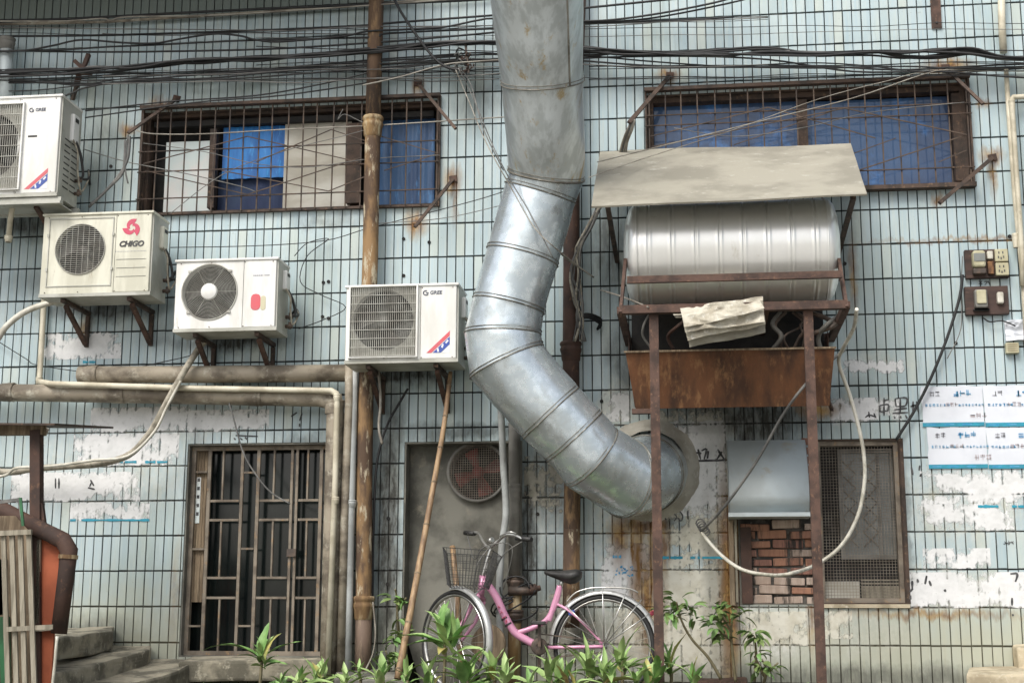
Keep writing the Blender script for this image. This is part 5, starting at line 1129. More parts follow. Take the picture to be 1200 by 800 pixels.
for lab, path in (('thin wire from the cream unit up over the left window boards', [(200, 250), (260, 205), (330, 178), (400, 160), (437, 150)]), ('thin wire sagging across the left window from its top left', [(168, 168), (240, 178), (300, 192), (360, 196), (436, 186), (515, 182)]),
                  ('thin wire hanging from the left window top beside the drain pipe', [(402, 128), (396, 140), (404, 134), (424, 143), (437, 146)]), ('thin wire crossing above the lower white unit to the duct', [(440, 262), (500, 258), (540, 252), (590, 240)]),
                  ('thin dark wire drooping across the right window', [(790, 150), (860, 160), (940, 150), (1020, 132), (1130, 120)])):
    cable(lab, path, .003, 'cable_grey', .13, 5, None, 'wire')
# ================================================================ old paste, paper and posters
def patch(label, px0, py0, px1, py1, m='white_paint', th=.52, cat='paper scrap', seed=0, y=.0065, streak=1., name='paste_remnant', grp='scraped poster remnants on the tiles'):
    a, b = P(px0, (py0 + py1) / 2), P(px1, (py0 + py1) / 2); z1, z0 = P((px0 + px1) / 2, py0).z, P((px0 + px1) / 2, py1).z
    xs = []; c = math.floor(a.x / TW)
    while c * TW < b.x:
        for k in range(7): xs.append(c * TW + .0036 + TDX * k / 6)
        c += 1
    xs = [x for x in xs if a.x - .001 <= x <= b.x]
    nz = max(3, int((z1 - z0) / .0085)); zs = [z0 + (z1 - z0) * j / nz for j in range(nz + 1)]
    mb = MB(); keep = []; w = b.x - a.x; h = z1 - z0
    def alive(x, z):
        X__, Z__ = x, z; x = x + .10 * noise.noise(Vector((X__ * 3, Z__ * 7, seed + 40))) + .03 * noise.noise(Vector((X__ * 14, Z__ * 14, seed + 60))); z = z + .06 * noise.noise(Vector((X__ * 5, seed + 50, Z__ * 4))) + .03 * noise.noise(Vector((X__ * 16, seed + 70, Z__ * 12)))
        e = min((x - a.x) / min(.16, w * .3), (b.x - x) / min(.16, w * .3), (z - z0) / min(.10, h * .34), (z1 - z) / min(.06, h * .3), 1); x, z = X__, Z__
        v = .5 + .55 * noise.noise(Vector((x * 6, seed * 7.1, z * 9))) + .38 * noise.noise(Vector((x * 26, seed * 3.3 + 9, z * 20 * streak))) + .3 * noise.noise(Vector((x * 75, seed, z * 45 * streak)))
        v += .42 * (e - .62)
        jx = abs((x / TW) - round(x / TW)) * TW
        if jx < .006: v -= .17 + .3 * noise.noise(Vector((round(x / TW) * 7.7, z * 5, seed)))
        jz = abs(((ZT - z) / TH) - round((ZT - z) / TH)) * TH
        if jz < .009: v -= .3
        return v - (1 - th - .24)
    idx = {}; cover = []
    def vi(i, j):
        if (i, j) not in idx:
            idx[(i, j)] = len(mb.v); x, z = xs[i], zs[j]; cover.append(alive(x + 1e-4, z))
            mb.v.append(Vector((x + .002 * noise.noise(Vector((x * 90, z * 90, 1))), -y - .0012 * noise.noise(Vector((x * 30, 2, z * 30))), z + .003 * noise.noise(Vector((x * 90, z * 90, 5))))))
        return idx[(i, j)]
    for i in range(len(xs) - 1):
        for j in range(nz):
            xm, zm = (xs[i] + xs[i + 1]) / 2, (zs[j] + zs[j + 1]) / 2
            if any(h_[0] - .01 < xm < h_[2] + .01 and h_[1] - .01 < zm < h_[3] + .01 for h_ in OPEN): continue
            if alive(xm, zm) > -.16: mb.f.append([vi(i, j), vi(i + 1, j), vi(i + 1, j + 1), vi(i, j + 1)]); mb.m.append(0); mb.sm.append(False)
    if mb.f:
        ob = mb.build(name, m, None, label, cat, grp)
        at = ob.data.attributes.new('cover', 'FLOAT', 'POINT'); at.data.foreach_set('value', [min(1, max(-.3, c * 1.5)) for c in cover]); return ob
PT = [('white paste scraped into a band below the cream air conditioner', 52, 389, 143, 421, 'white_paint', .72), ('long white paste band directly below the lower beige waste pipe, left part', 106, 477, 224, 507, 'white_paint', .74),
      ('white paste band directly above the lattice gate', 220, 480, 316, 506, 'white_paint', .78), ('torn pale paper behind the sagging wrapped line', 86, 508, 210, 546, 'white_paint', .55), ('wide torn white paper just under the wrapped line', 12, 553, 166, 588, 'white_paint', .74),
      ('thin torn paper above the plain tiles at lower left', 82, 588, 176, 610, 'white_paint', .55), ('small paste smear right of the rusty trough', 985, 421, 1062, 438, 'white_paint', .58), ('white paste behind black brush characters above the netted window', 972, 466, 1056, 494, 'white_paint', .66),
      ('patchy white paste just below the blue-banded posters', 1078, 551, 1215, 590, 'white_paint', .6), ('patchy white paste near the right edge, second row below the posters', 1074, 590, 1195, 622, 'white_paint', .56), ('short ragged white paste right of the netted window', 1080, 642, 1162, 666, 'white_paint', .62),
      ('long solid white paste band lowest at the right', 1062, 670, 1215, 712, 'white_paint', .78), ('paste scrap left of the rusty trough foot', 706, 460, 738, 494, 'white_paint', .7), ('white paste right of the duct collar with black brush marks', 790, 492, 852, 604, 'white_paint', .62),
      ('white paste around the coil of twisted wire', 782, 598, 852, 668, 'cream_paint', .6), ('torn poster remnant above the bicycle rack with blue specks', 704, 636, 764, 702, 'white_paint', .5), ('cream paste behind the saplings', 776, 668, 856, 790, 'cream_paint', .66),
      ('cream paste below the red bricks', 868, 716, 946, 756, 'cream_paint', .7), ('faint paste below the netted window', 950, 714, 1000, 748, 'cream_paint', .5), ('grimy paste directly under the rusty trough', 770, 480, 848, 494, 'cream_paint', .55),
      ('dirty paste left of the duct elbow bottom', 612, 534, 664, 602, 'cream_paint', .42), ('cream paste behind the rear wheel', 716, 700, 764, 790, 'cream_paint', .5), ('cream streaks low on the wall left of the rear wheel', 618, 690, 700, 780, 'cream_paint', .3)]
for i, (l, a, b, c, d, m, th) in enumerate(PT): patch(l, a, b, c, d, m, th, seed=i + 1)
def strips(label, lst, m='cyan', grp='turquoise strips of torn posters'):
    for a, b, c, l in lst:
        mb = MB(); n = 14; top, bot = [], []
        for i in range(n + 1):
            p = P(a + (b - a) * i / n, c, .0086); hh = .0085 + .008 * noise.noise(Vector((p.x * 30, i, 3)))
            top.append(p + Vector((0, 0, hh + .004 * noise.noise(Vector((p.x * 60, 1, 3)))))); bot.append(p - Vector((0, 0, hh)))
        vs = top + bot; ok_ = [i for i in range(n) if noise.noise(Vector((a + i * .9, c * .3, 7))) > -.28]; mb.add(vs, [(i, n + 1 + i, n + 2 + i, i + 1) for i in ok_]); mb.add([v + Vector((0, .0007, 0)) for v in vs], [(i, i + 1, n + 2 + i, n + 1 + i) for i in ok_])
        mb.build('poster_strip', m, None, l, 'paper strip', grp)
strips('', [(82, 175, 609, 'long turquoise strip lowest at the left wall'), (128, 160, 541, 'left turquoise strip under the wrapped line'), (168, 196, 541, 'right turquoise strip under the wrapped line'), (97, 112, 424, 'tiny turquoise scrap below the cream unit'),
            (775, 800, 653, 'turquoise strip right of the tank post'), (809, 848, 653, 'bright turquoise strip left of the bricked opening'), (1146, 1172, 593, 'short turquoise strip low at the right wall'), (1186, 1206, 593, 'turquoise strip cut by the right photo edge')])
strips('', [(718, 728, 652, 'pale blue scrap above the bicycle rack')], 'blueprint', 'blue scraps')
mb = MB()
for k in range(26):
    p = P(720 + rnd.uniform(0, 26), 664 + rnd.uniform(0, 12), .0088); s_ = rnd.uniform(.006, .016); mb.prism([p, p + Vector((s_, 0, .2 * s_)), p + Vector((s_ * .8, 0, s_)), p + Vector((-.2 * s_, 0, s_ * .8))], (0, .0007, 0))
mb.build('poster_specks', 'blueprint', None, 'cluster of blue printed specks left over above the rear wheel', 'paper scrap')
# blue banded posters at the right
def poster(px0, py0, px1, py1, label, seed):
    a, b = P(px0, py0, .012), P(px1, py0, .012); c, d = P(px0, py1, .012), P(px1, py1, .012)
    t = thing('poster', label, 'poster', (c.x, -.01, c.z), 'blue-banded notice posters'); r_ = random.Random(seed)
    mb = MB(); nu = 20; vs = []
    for j in range(7):
        for i in range(nu + 1):
            u, v = i / nu, j / 6; x = a.x + (b.x - a.x) * u; z = a.z + (c.z - a.z) * v
            if u == 0: x += .02 * noise.noise(Vector((z * 14, seed, 1)))
            vs.append((x, -.0095 - .003 * noise.noise(Vector((x * 5, z * 7, seed))), z + (.010 * noise.noise(Vector((x * 12, seed, 4))) if v == 0 else 0)))
    mb.add(vs, [(j * (nu + 1) + i, (j + 1) * (nu + 1) + i, (j + 1) * (nu + 1) + i + 1, j * (nu + 1) + i + 1) for j in range(6) for i in range(nu)], 0, True); mb.build('sheet', 'paper', t)
    w, h = b.x - a.x, a.z - c.z; yy = -.0135; X_ = lambda u: a.x + w * u; Z_ = lambda v: a.z - h * v
    q = MB(); q.box((X_(.0), yy, Z_(1)), (X_(1), yy + .001, Z_(.9))); q.build('blue_band', 'cyan', t)
    q = MB()
    for i in range(3): q.box((X_(.06 + .29 * i), yy - .0006, Z_(.965)), (X_(.22 + .29 * i), yy - .0002, Z_(.935)))
    q.build('band_lettering', 'blueprint', t)
    def glyphs(mb, x0, z, n, s, gap=1.2, til=0.):
        for k in range(n):
            x = x0 + k * s * gap
            for m_ in range(r_.choice((3, 4, 5))):
                if r_.random() < .55: u = r_.uniform(.1, .9); mb.box((x, yy, z + til * k + s * (u - .07)), (x + s * .85, yy + .0006, z + til * k + s * (u + .06)))
                else: u = r_.uniform(.05, .75); mb.box((x + s * u, yy, z + til * k), (x + s * (u + .13), yy + .0006, z + til * k + s * .95))
    q = MB(); glyphs(q, X_(.53), Z_(.26), 3, h * .14, 1.05, .004); q.build('title', 'blueprint', t)
    q = MB(); glyphs(q, X_(.14), Z_(.25), 2, h * .12, 1.1, .003); q.build('side_title', 'greyprint', t)
    q = MB(); glyphs(q, X_(.06), Z_(.50), 7, h * .07, 1.25); glyphs(q, X_(.60), Z_(.50), 8, h * .06, 1.3); q.build('small_lines', 'blueprint', t)
    q = MB(); glyphs(q, X_(.38), Z_(.50), 3, h * .10, 1.15); glyphs(q, X_(.78), Z_(.79), 3, h * .13, 1.08); q.build('stamped_lines', 'pinkprint', t)
posters = [(1079, 453, 1151, 500, 'upper left of the blue-banded white posters'), (1152, 452, 1224, 500, 'upper right of the blue-banded white posters, cut by the photo edge'),
           (1086, 501, 1155, 549, 'lower left of the blue-banded white posters'), (1156, 501, 1226, 549, 'lower right of the blue-banded white posters, cut by the photo edge')]
for i, p in enumerate(posters): poster(*p, 5 + i)
# brush writing on the wall
def brush(label, strokes, w=.009, cat='graffiti'):
    t = thing('brush_writing', label, cat, tuple(P(strokes[0][0][0], strokes[0][0][1], .01)))
    for s_ in strokes:
        mb = MB(); pp = smooth([P(x, y, .0085) for x, y in s_], 4); n = len(pp)
        L_, R_2 = [], []
        for i, p in enumerate(pp):
            d = (pp[min(i + 1, n - 1)] - pp[max(i - 1, 0)]).normalized(); nrm = Vector((-d.z, 0, d.x)); k = w * (.5 + .7 * math.sin(PI * (i + .8) / (n + .6))) * (1 + .3 * noise.noise(p * 60)); L_.append(p + nrm * k / 2); R_2.append(p - nrm * k / 2)
        mb.add(L_ + R_2, [(i, i + 1, n + i + 1, n + i) for i in range(n - 1)]); mb.add([v + Vector((0, .0007, 0)) for v in L_ + R_2], [(i, n + i, n + i + 1, i + 1) for i in range(n - 1)]); mb.build('stroke', 'ink', t)
brush('black brush written characters above the netted window', [[(1036, 466), (1036, 474)], [(1036, 469), (1041, 468)], [(1031, 475), (1041, 474), (1040, 482)], [(1031, 475), (1032, 482), (1040, 481)], [(1036, 474), (1036, 487)],
      [(1049, 467), (1062, 466), (1061, 475), (1050, 476)], [(1049, 467), (1050, 476)], [(1055, 467), (1055, 484)], [(1048, 480), (1063, 478)], [(1046, 484), (1064, 483)], [(1048, 488), (1049, 490)], [(1055, 487), (1056, 490)], [(1061, 486), (1063, 490)],
      [(1070, 470), (1070, 485)], [(1067, 476), (1075, 474)], [(1074, 470), (1076, 482)]], .010)
brush('faded black brush strokes on the paste behind the netted window top left', [[(1014, 489), (1019, 486), (1027, 489)], [(1018, 482), (1019, 489)], [(1024, 484), (1026, 488)]], .009)
brush('black blotched brush writing right of the duct collar', [[(804, 527), (811, 539)], [(811, 527), (803, 538), (800, 530)], [(806, 532), (815, 533), (812, 539)], [(818, 526), (821, 538)], [(822, 528), (828, 526), (825, 538)], [(830, 528), (829, 537)], [(841, 526), (844, 531), (849, 538)], [(846, 529), (840, 538)], [(803, 540), (850, 539)], [(816, 530), (822, 531)]], .013)
brush('grey brush writing below the duct collar', [[(788, 600), (793, 605), (790, 610)], [(796, 598), (800, 604), (798, 610), (794, 606)], [(776, 602), (781, 609)], [(806, 598), (806, 608)]], .009)
brush('broken black brush strokes on the lowest right paste band', [[(1069, 680), (1069, 690)], [(1066, 693), (1070, 689)], [(1067, 697), (1067, 702)], [(1075, 678), (1076, 682)], [(1086, 674), (1084, 684)], [(1089, 680), (1091, 686)], [(1107, 690), (1108, 693)], [(1184, 672), (1192, 672), (1190, 681)], [(1186, 700), (1186, 709)], [(1187, 719), (1187, 721)]], .012)
brush('thin blue-black scrawl left of the netted window beam', [[(1068, 547), (1070, 556)], [(1078, 545), (1077, 551)], [(1080, 555), (1078, 558)]], .010)
brush('small black scribble of numbers near the lower right edge', [[(1177, 634), (1180, 637)], [(1182, 633), (1183, 637), (1181, 637)], [(1185, 634), (1188, 637)], [(1176, 637), (1188, 634)]], .004)
brush('grey characters between the two meter boards', [[(1147, 329), (1151, 333)], [(1151, 329), (1147, 333)], [(1153, 330), (1157, 330), (1154, 334)], [(1158, 329), (1160, 334)]], .005)
brush('small black rubbed writing above the lattice gate', [[(274, 513), (276, 515)], [(281, 513), (284, 515)], [(287, 512), (290, 515)], [(276, 510), (302, 511)], [(348, 483), (341, 488)], [(354, 484), (351, 493)], [(351, 496), (351, 500)]], .009)
brush('black rubbed mark on the torn paper at far left', [[(106, 562), (110, 569)], [(103, 571), (111, 573)], [(107, 565), (105, 570)], [(65, 560), (65, 572)], [(69, 560), (69, 572)]], .010)
# ================================================================ bicycle
BD = .42
B = lambda x, y, o=0.: P(x, y, BD + o)
bike = thing('bicycle', 'pink step-through bicycle with wire basket leaning near the wall', 'bicycle', tuple(B(635, 790)))
hub = B(708, 757); R_w = .335
def wheel(c, ax, R, name='wheel'):
    "wheel of radius R about axis ax"
    ax = Vector(ax).normalized(); up = Vector((0, 0, 1)); sx = up.cross(ax).normalized(); uz = ax.cross(sx)
    pt = lambda a, r, o=0.: c + sx * (r * math.cos(a)) + uz * (r * math.sin(a)) + ax * o
    w = thing('wheel', None, None, tuple(c)); w.parent = bike; w.location = Vector(c) - WL[bike.name]; w.name = 'wheel' if 'wheel' not in [o.name for o in bike.children if o != w] else w.name
    mb = MB(); mb.sweep([pt(2 * PI * k / 56, R - .017) for k in range(56)], .017, 8, closed=True); mb.build('tyre', 'black', w)
    mb = MB(); n = 56
    prof = [(R - .036, -.013), (R - .031, -.014), (R - .031, .014), (R - .036, .013), (R - .045, .006), (R - .045, -.006)]
    vs = [pt(2 * PI * k / n, r, o) for k in range(n) for r, o in prof]; m_ = len(prof)
    mb.add(vs, [(k * m_ + j, k * m_ + (j + 1) % m_, ((k + 1) % n) * m_ + (j + 1) % m_, ((k + 1) % n) * m_ + j) for k in range(n) for j in range(m_)], 0, True); mb.build('rim', 'chrome', w)
    mb = MB()
    for k in range(32):
        a = 2 * PI * k / 32; s_ = 1 if k % 2 else -1; b_ = a + s_ * 1.2 * (1 if (k // 2) % 2 else -1)
        mb.bar(pt(a, R - .04), pt(b_, .02, .025 * s_), .0022)
    mb.build('spokes', 'chrome', w)
    mb = MB(); mb.lathe([(-.045, .001), (-.045, .012), (-.03, .012), (-.03, .022), (-.025, .022), (-.02, .013), (.02, .013), (.025, .022), (.03, .022), (.03, .012), (.045, .012), (.045, .001)], c, ax, 14); mb.build('hub', 'chrome', w)
    return pt
ptR = wheel(hub, (0, 1, 0), R_w)
fhub = B(533, 751, .05); fax = Vector((math.sin(math.radians(40)), math.cos(math.radians(40)), 0)); 
ptF = wheel(fhub, fax, R_w)
def fender(pt, R, a0, a1, m, w=.026):
    mb = MB(); n = 30; vs = []; pr = [(-1, -.012), (-.8, .004), (0, .014), (.8, .004), (1, -.012)]
    for k in range(n + 1):
        a = a0 + (a1 - a0) * k / n
        for u, h in pr: vs.append(pt(a, R + .014 + h, u * w))
        for u, h in pr[::-1]: vs.append(pt(a, R + .012 + h, u * w * .95))
    m_ = 10
    mb.add(vs, [(k * m_ + j, k * m_ + (j + 1) % m_, (k + 1) * m_ + (j + 1) % m_, (k + 1) * m_ + j) for k in range(n) for j in range(m_)], 0, True); mb.build('mudguard', m, bike)
aa = [math.atan2(ptR(a, 1).z - hub.z, ptR(a, 1).x - hub.x) for a in (0,)]
sgn = 1 if ptR(0, 1).x > hub.x else -1
A_ = lambda deg: math.radians(deg) if sgn > 0 else math.radians(180 - deg)
fender(ptR, R_w, A_(-12), A_(178), 'silver_paint')
sf = 1 if ptF(0, 1).x > fhub.x else -1
Af = lambda deg: math.radians(deg) if sf > 0 else math.radians(180 - deg)
fender(ptF, R_w, Af(-38), Af(95), 'silver_paint')
def bt(name, path, r, m='pink', n=10, sm=5):
    p = smooth([B(*q) for q in path], sm) if sm else [B(*q) for q in path]; mb = MB(); mb.sweep(p, r, n); return mb.build(name, m, bike)
bt('down_tube', [(566, 682), (573, 687), (582, 700), (592, 722), (603, 740), (618, 750), (632, 757)], [.026] * 31, sm=5)
bt('curved_tube', [(606, 741), (622, 736), (638, 728), (647, 716), (653, 702), (656, 688)], .017)
bt('seat_tube', [(656, 686), (652, 700), (646, 718), (643, 727)], .019)
bt('head_tube', [(563, 698), (566, 674)], .024, sm=0)
bt('fork_crown', [(556, 701, .03), (563, 697, 0), (567, 703, -.03)], .018, sm=0)
tipL, tipR = fhub - fax * .055, fhub + fax * .055
for nm, s_, tip in (('fork_leg', (556, 701, .03), tipL), ('fork_leg', (567, 704, -.03), tipR)):
    a = B(*s_); mb = MB(); mid = a.lerp(tip, .5) + Vector((.02, 0, 0)); mb.sweep(smooth([a, mid, tip], 5), [.016 - .0006 * i for i in range(11)], 8); mb.build('fork_leg', 'pink', bike)
for o in (-.05, .05):
    bt('chain_stay', [(632, 758, 0), (660, 758, -o), (708, 757, -o)], .011)
    bt('seat_stay', [(652, 707, 0), (668, 716, -o), (690, 736, -o), (706, 754, -o)], .009)
mb = MB(); mb.tube(B(632, 757, -.05), B(632, 757, .05), .026, 14); mb.build('bottom_bracket', 'pink', bike)
mb = MB(); mb.lathe([(-.003, .001), (-.003, .05), (0, .055), (.003, .05), (.003, .02)], B(632, 757, .055), (0, -1, 0), 26); mb.build('chain_wheel', 'hubbrown', bike)
mb = MB(); c1, c2 = B(632, 757, .055), hub + Vector((0, -.055, 0))
mb.bar(c1 + Vector((0, 0, .08)), c2 + Vector((0, 0, .035)), .008); mb.bar(c1 - Vector((0, 0, .08)), c2 - Vector((0, 0, .035)), .008); mb.build('chain', 'hubbrown', bike)
for s_ in (1, -1):
    a = B(632, 757, .08 * s_); b = a + Vector((.0, 0, .15 * s_)); mb = MB(); mb.bar(a, b, .02, .012); mb.build('crank', 'hubbrown', bike)
    mb = MB(); mb.rbox((b.x - .045, b.y - .05 * s_ - .035, b.z - .012), (b.x + .045, b.y - .05 * s_ + .035, b.z + .012), .008); mb.build('pedal', 'black', bike)
bt('seat_post', [(657, 688), (659, 678)], .013, 'chrome', sm=0)
# saddle
mb = MB(); prof_ = [(638, 670, .018, .010), (644, 671.5, .03, .016), (652, 673, .045, .024), (660, 674, .07, .034), (668, 675, .10, .044), (675, 674, .105, .042), (680, 673, .085, .03), (682, 672, .04, .015)]
vs = []; m_ = 12
for x, y, w, h in prof_:
    c = B(x, y)
    for k in range(m_): a = 2 * PI * k / m_; vs.append(c + Vector((0, w * math.cos(a), h * (math.sin(a) if math.sin(a) > 0 else 1.2 * math.sin(a)))))
mb.add(vs, [(i * m_ + k, (i + 1) * m_ + k, (i + 1) * m_ + (k + 1) % m_, i * m_ + (k + 1) % m_) for i in range(7) for k in range(m_)] + [tuple(range(m_)), tuple(7 * m_ + k for k in range(m_))[::-1]], 0, True); mb.build('saddle', 'black', bike)
bt('stem', [(565, 676), (571, 655), (576, 640)], .011, 'chrome')
hd = Vector((math.cos(math.radians(38)), -math.sin(math.radians(38)), 0))
bt('handlebar', [(549, 625, -.2), (560, 624, -.14), (566, 634, -.06), (573, 641, 0), (581, 636, .05), (592, 627, .12), (603, 627, .16), (612, 631, .2)], .010, 'chrome', sm=5)
bt('grip', [(545, 624, -.24), (556, 625, -.16)], .016, 'black', sm=0); bt('grip', [(605, 630, .16), (623, 632, .24)], .016, 'black', sm=0)
bt('brake_lever', [(605, 625, .18), (597, 623, .18), (586, 628, .12)], .005, 'chrome')
bt('bell', [(573, 634, .02), (577, 632, .05)], .018, 'chrome', sm=0)
for k, p in enumerate(([(576, 638, .05), (560, 660, .12), (556, 690, .08), (560, 700, .05)], [(548, 628, -.15), (556, 655, -.05), (568, 640, .05), (600, 640, .1), (590, 690, .03)], [(612, 634, .2), (590, 650, .12), (570, 685, .05)])): bt('brake_cable', p, .0035, 'cable_grey', 5)
# basket
bk = bike; tl, tr_ = B(517, 643, .05), B(586, 650, .28); mb = MB()
def basket():
    top = [B(519, 641, .02), B(578, 645, -.02), B(588, 652, .30), B(524, 648, .34)]; bot = [B(524, 684, .06), B(566, 686, .02), B(573, 690, .25), B(529, 689, .29)]
    for r_, lw in ((top, .005), (bot, .004)):
        for a, b in zip(r_, r_[1:] + r_[:1]): mb.bar(a, b, lw)
    for s_ in range(4):
        a0, a1, b0, b1 = top[s_], top[(s_ + 1) % 4], bot[s_], bot[(s_ + 1) % 4]
        for k in range(0, 15): u = k / 14; mb.bar(a0.lerp(a1, u), b0.lerp(b1, u), .0028)
        for k in (1, 2, 3, 4): v = k / 5; mb.bar(a0.lerp(b0, v), a1.lerp(b1, v), .0028)
    for k in range(10): u = k / 9; mb.bar(bot[0].lerp(bot[1], u), bot[3].lerp(bot[2], u), .0028)
basket(); mb.build('basket', 'black', bike)
bt('basket_strut', [(566, 688, .05), (552, 700, .1), (540, 735, .1)], .005, 'chrome', sm=0)
bt('basket_strut', [(574, 644, .0), (566, 688, .0)], .006, 'chrome', sm=0)
# carrier
for o in (-.06, .06): bt('carrier_rail', [(664, 705, o), (672, 696, o), (682, 691, o), (700, 688, o), (735, 689, o), (748, 694, o)], .005, 'chrome')
for px, py in ((682, 691), (700, 688), (717, 688.5), (735, 689)): bt('carrier_bar', [(px, py, -.06), (px, py, .06)], .004, 'chrome', sm=0)
for o in (-.07, .07):
    for px, py in ((735, 690), (706, 688), (752, 702), (762, 718)): bt('carrier_stay', [(px, py, o), (708, 756, o)], .0035, 'chrome', sm=0)
bt('mudguard_stay', [(664, 710, .06), (700, 745, .06)], .004, 'chrome', sm=0)
bt('kickstand', [(708, 758, .07), (704, 775, .1), (700, 792, .14)], .008, 'chrome', sm=0)
bt('reflector', [(763, 716, 0), (766, 720, 0)], .016, 'logored', sm=0)
mb = MB(); c = B(670, 717, .03); mb.rbox((c.x - .02, c.y - .02, c.z - .02), (c.x + .02, c.y + .02, c.z + .015), .006); mb.build('wheel_lock', 'logoblue', bike)
mb = MB()
for k in range(4):
    p = B(584 + k * 3.4, 712 + k * 5.2, .029); 
    for j in range(4): a = rnd.uniform(0, 6.28); mb.bar(p, p + Vector((.014 * math.cos(a), 0, .014 * math.sin(a))), .0035, .0012)
mb.build('frame_decal', 'logored', bike)
for px, py in ((592, 724), (596, 731)):
    mb = MB(); d = (B(600, 738) - B(590, 719)).normalized(); mb.lathe([(-.006, .0285), (.006, .0285)], B(px, py), d, 14); mb.build('band', 'black', bike)
# old wheel behind
ow = thing('old_wheel_rim', 'old brown disc like rim lying behind the front wheel', 'wheel rim', tuple(B(578, 770)))
mb = MB(); c = B(574, 755, -.05); mb.lathe([(0, .001), (0, .10), (.01, .12), (.02, .13), (.03, .12), (.01, .001)], c, (-.35, -1, .1), 30); mb.build('disc', 'oldwood', ow)

# ================================================================ plants
def leafmesh(L, W_, curl, m, fold=.35, n=7, wavy=.0):
    mb = MB(); vs = []
    for i in range(n + 1):
        t = i / n; w = W_ * (math.sin(PI * min(t * .93 + .06, 1) ** .8)) ** .9 * (1 if t < .97 else .2)
        a = curl * t; x = L * (math.sin(a) / curl if abs(curl) > .01 else t); z = -L * (1 - math.cos(a)) / curl if abs(curl) > .01 else 0
        for k in (-1, -.5, 0, .5, 1): vs.append((x, k * w / 2, z + abs(k) * w * fold * .5 + (wavy * math.sin(i * 2.1 + k) * abs(k))))
    mb.add(vs, [(i * 5 + k, (i + 1) * 5 + k, (i + 1) * 5 + k + 1, i * 5 + k + 1) for i in range(n) for k in range(4)], 0, True)
    return mb.mesh('leaf', m, (0, 0, 0))
LM = [leafmesh(L, W_, cu, m, wavy=.004) for m in ('leaf', 'leaf2', 'leaf3') for L, W_, cu in ((.30, .085, .9), (.26, .095, .6), (.36, .08, 1.2), (.25, .085, .3), (.33, .07, .6))]
def plant(label, px, py, d, n, scl=1., pal=0, stem=.06, spec=None, name='leafy_plant', up=(.3, 1.2), grp='broad leaved weeds at the wall foot'):
    c = P(px, py, d); t = thing(name, label, 'plant', (c.x, c.y, c.z - stem), grp)
    mb = MB(); mb.sweep([Vector((c.x, c.y, min(c.z - stem - .05, -.2))), Vector((c.x + .01, c.y, c.z - stem * .4)), Vector((c.x, c.y, c.z + .06 * scl))], [.012, .010, .006], 6); mb.build('stalk', 'stem', t)
    ns = 1 + (n > 8) + (n > 14); n = int(n * 1.5)
    for k in range(n):
        si = k % ns; ox, oy = (0, 0) if si == 0 else (.07 * scl * math.cos(si * 2.2 + px), .06 * scl * math.sin(si * 2.2 + px))
        az = k * 2.4 + rnd.uniform(-.5, .5); u = (k // ns) / max(n / ns - 1, 1)
        el = up[0] + .15 + (up[1] - up[0]) * u ** .8 + rnd.uniform(-.28, .22)
        s_ = scl * rnd.uniform(.62, 1.15) * (1 - .12 * u); me = LM[(rnd.randrange(5)) + 5 * (rnd.random() < pal) if rnd.random() > .07 else 10 + rnd.randrange(5)]
        inst('leaf', me, (c.x + ox, c.y + oy, c.z - stem * .6 + stem * 1.1 * u - .03 * si), t, rot=Euler((rnd.uniform(-.5, .5), -el, az), 'XYZ'), scale=(s_, s_ * rnd.uniform(.75, 1.05), s_))
    for (az, el, s_, mi) in (spec or []):
        inst('leaf', LM[mi], (c.x, c.y, c.z), t, rot=Euler((0, -math.radians(el), math.radians(az)), 'XYZ'), scale=(s_, s_, s_))
    return t
plant('broad leaved weed with one long arching leaf before the lattice gate', 305, 772, .75, 9, .72, .3, .05, [(185, 42, 1.15, 2), (60, 82, 1.0, 3), (20, 40, .9, 4)])
plant('tall leafy weed standing left of the bicycle front wheel', 520, 754, 1.0, 12, .95, .6, .14, [(100, 78, 1.1, 0), (75, 80, .95, 3), (178, 25, 1.0, 4), (200, 15, .9, 1), (-10, 30, .8, 1)], up=(.1, 1.35))
plant('leafy weed in front of the tall weed by the front wheel', 546, 796, 1.3, 12, .85, .5, .06)
PL = [(352, 800, 1.0, 9, .62, .9), (378, 794, .9, 10, .62, 1.), (405, 800, 1.1, 7, .5, 1.), (421, 792, .9, 6, .42, 1.), (448, 797, 1.2, 10, .6, .6), (476, 796, 1.0, 6, .5, .5), (500, 802, 1.4, 10, .62, .6), (578, 792, 1.2, 9, .7, .9), (592, 800, 1.5, 8, .6, 1.),
      (645, 797, 1.1, 9, .75, .9), (664, 800, 1.4, 9, .7, .8), (688, 786, .95, 10, .8, .9), (708, 794, 1.25, 10, .75, 1.), (728, 780, .9, 9, .8, .9), (745, 804, 1.3, 6, .55, .7), (768, 798, 1.2, 9, .72, .5), (785, 786, 1., 7, .8, .4), (812, 800, 1.1, 6, .6, .6), (620, 808, 1.3, 5, .5, .7), (330, 804, 1.2, 5, .45, .5)]
WH = ['weed left of the beige pipes, nearest the gate', 'pale weed at the foot of the beige doorway pipe', 'pale weed just right of the beige doorway pipe', 'small pale weed at the foot of the rusty drain pipe', 'weed between drain pipe and bamboo pole', 'weed at the foot of the bamboo pole', 'weed right of the bamboo pole at the bottom edge', 'pale spiky weed under the bicycle front mudguard', 'weed at the bottom edge below the standpipe',
      'weed under the bicycle pedals', 'weed at the bottom edge left of the rear wheel', 'tallest weed below the rear hub', 'pale weed at the bottom edge below the rear hub', 'bright weed before the rear tyre', 'low weed at the bottom edge before the rear tyre', 'weed beside the left tank post foot', 'tall weed just right of the left tank post', 'sprawling weed right of the left tank post', 'lowest weed between standpipe and rear wheel', 'low sprig at the bottom edge beside the gate weed']
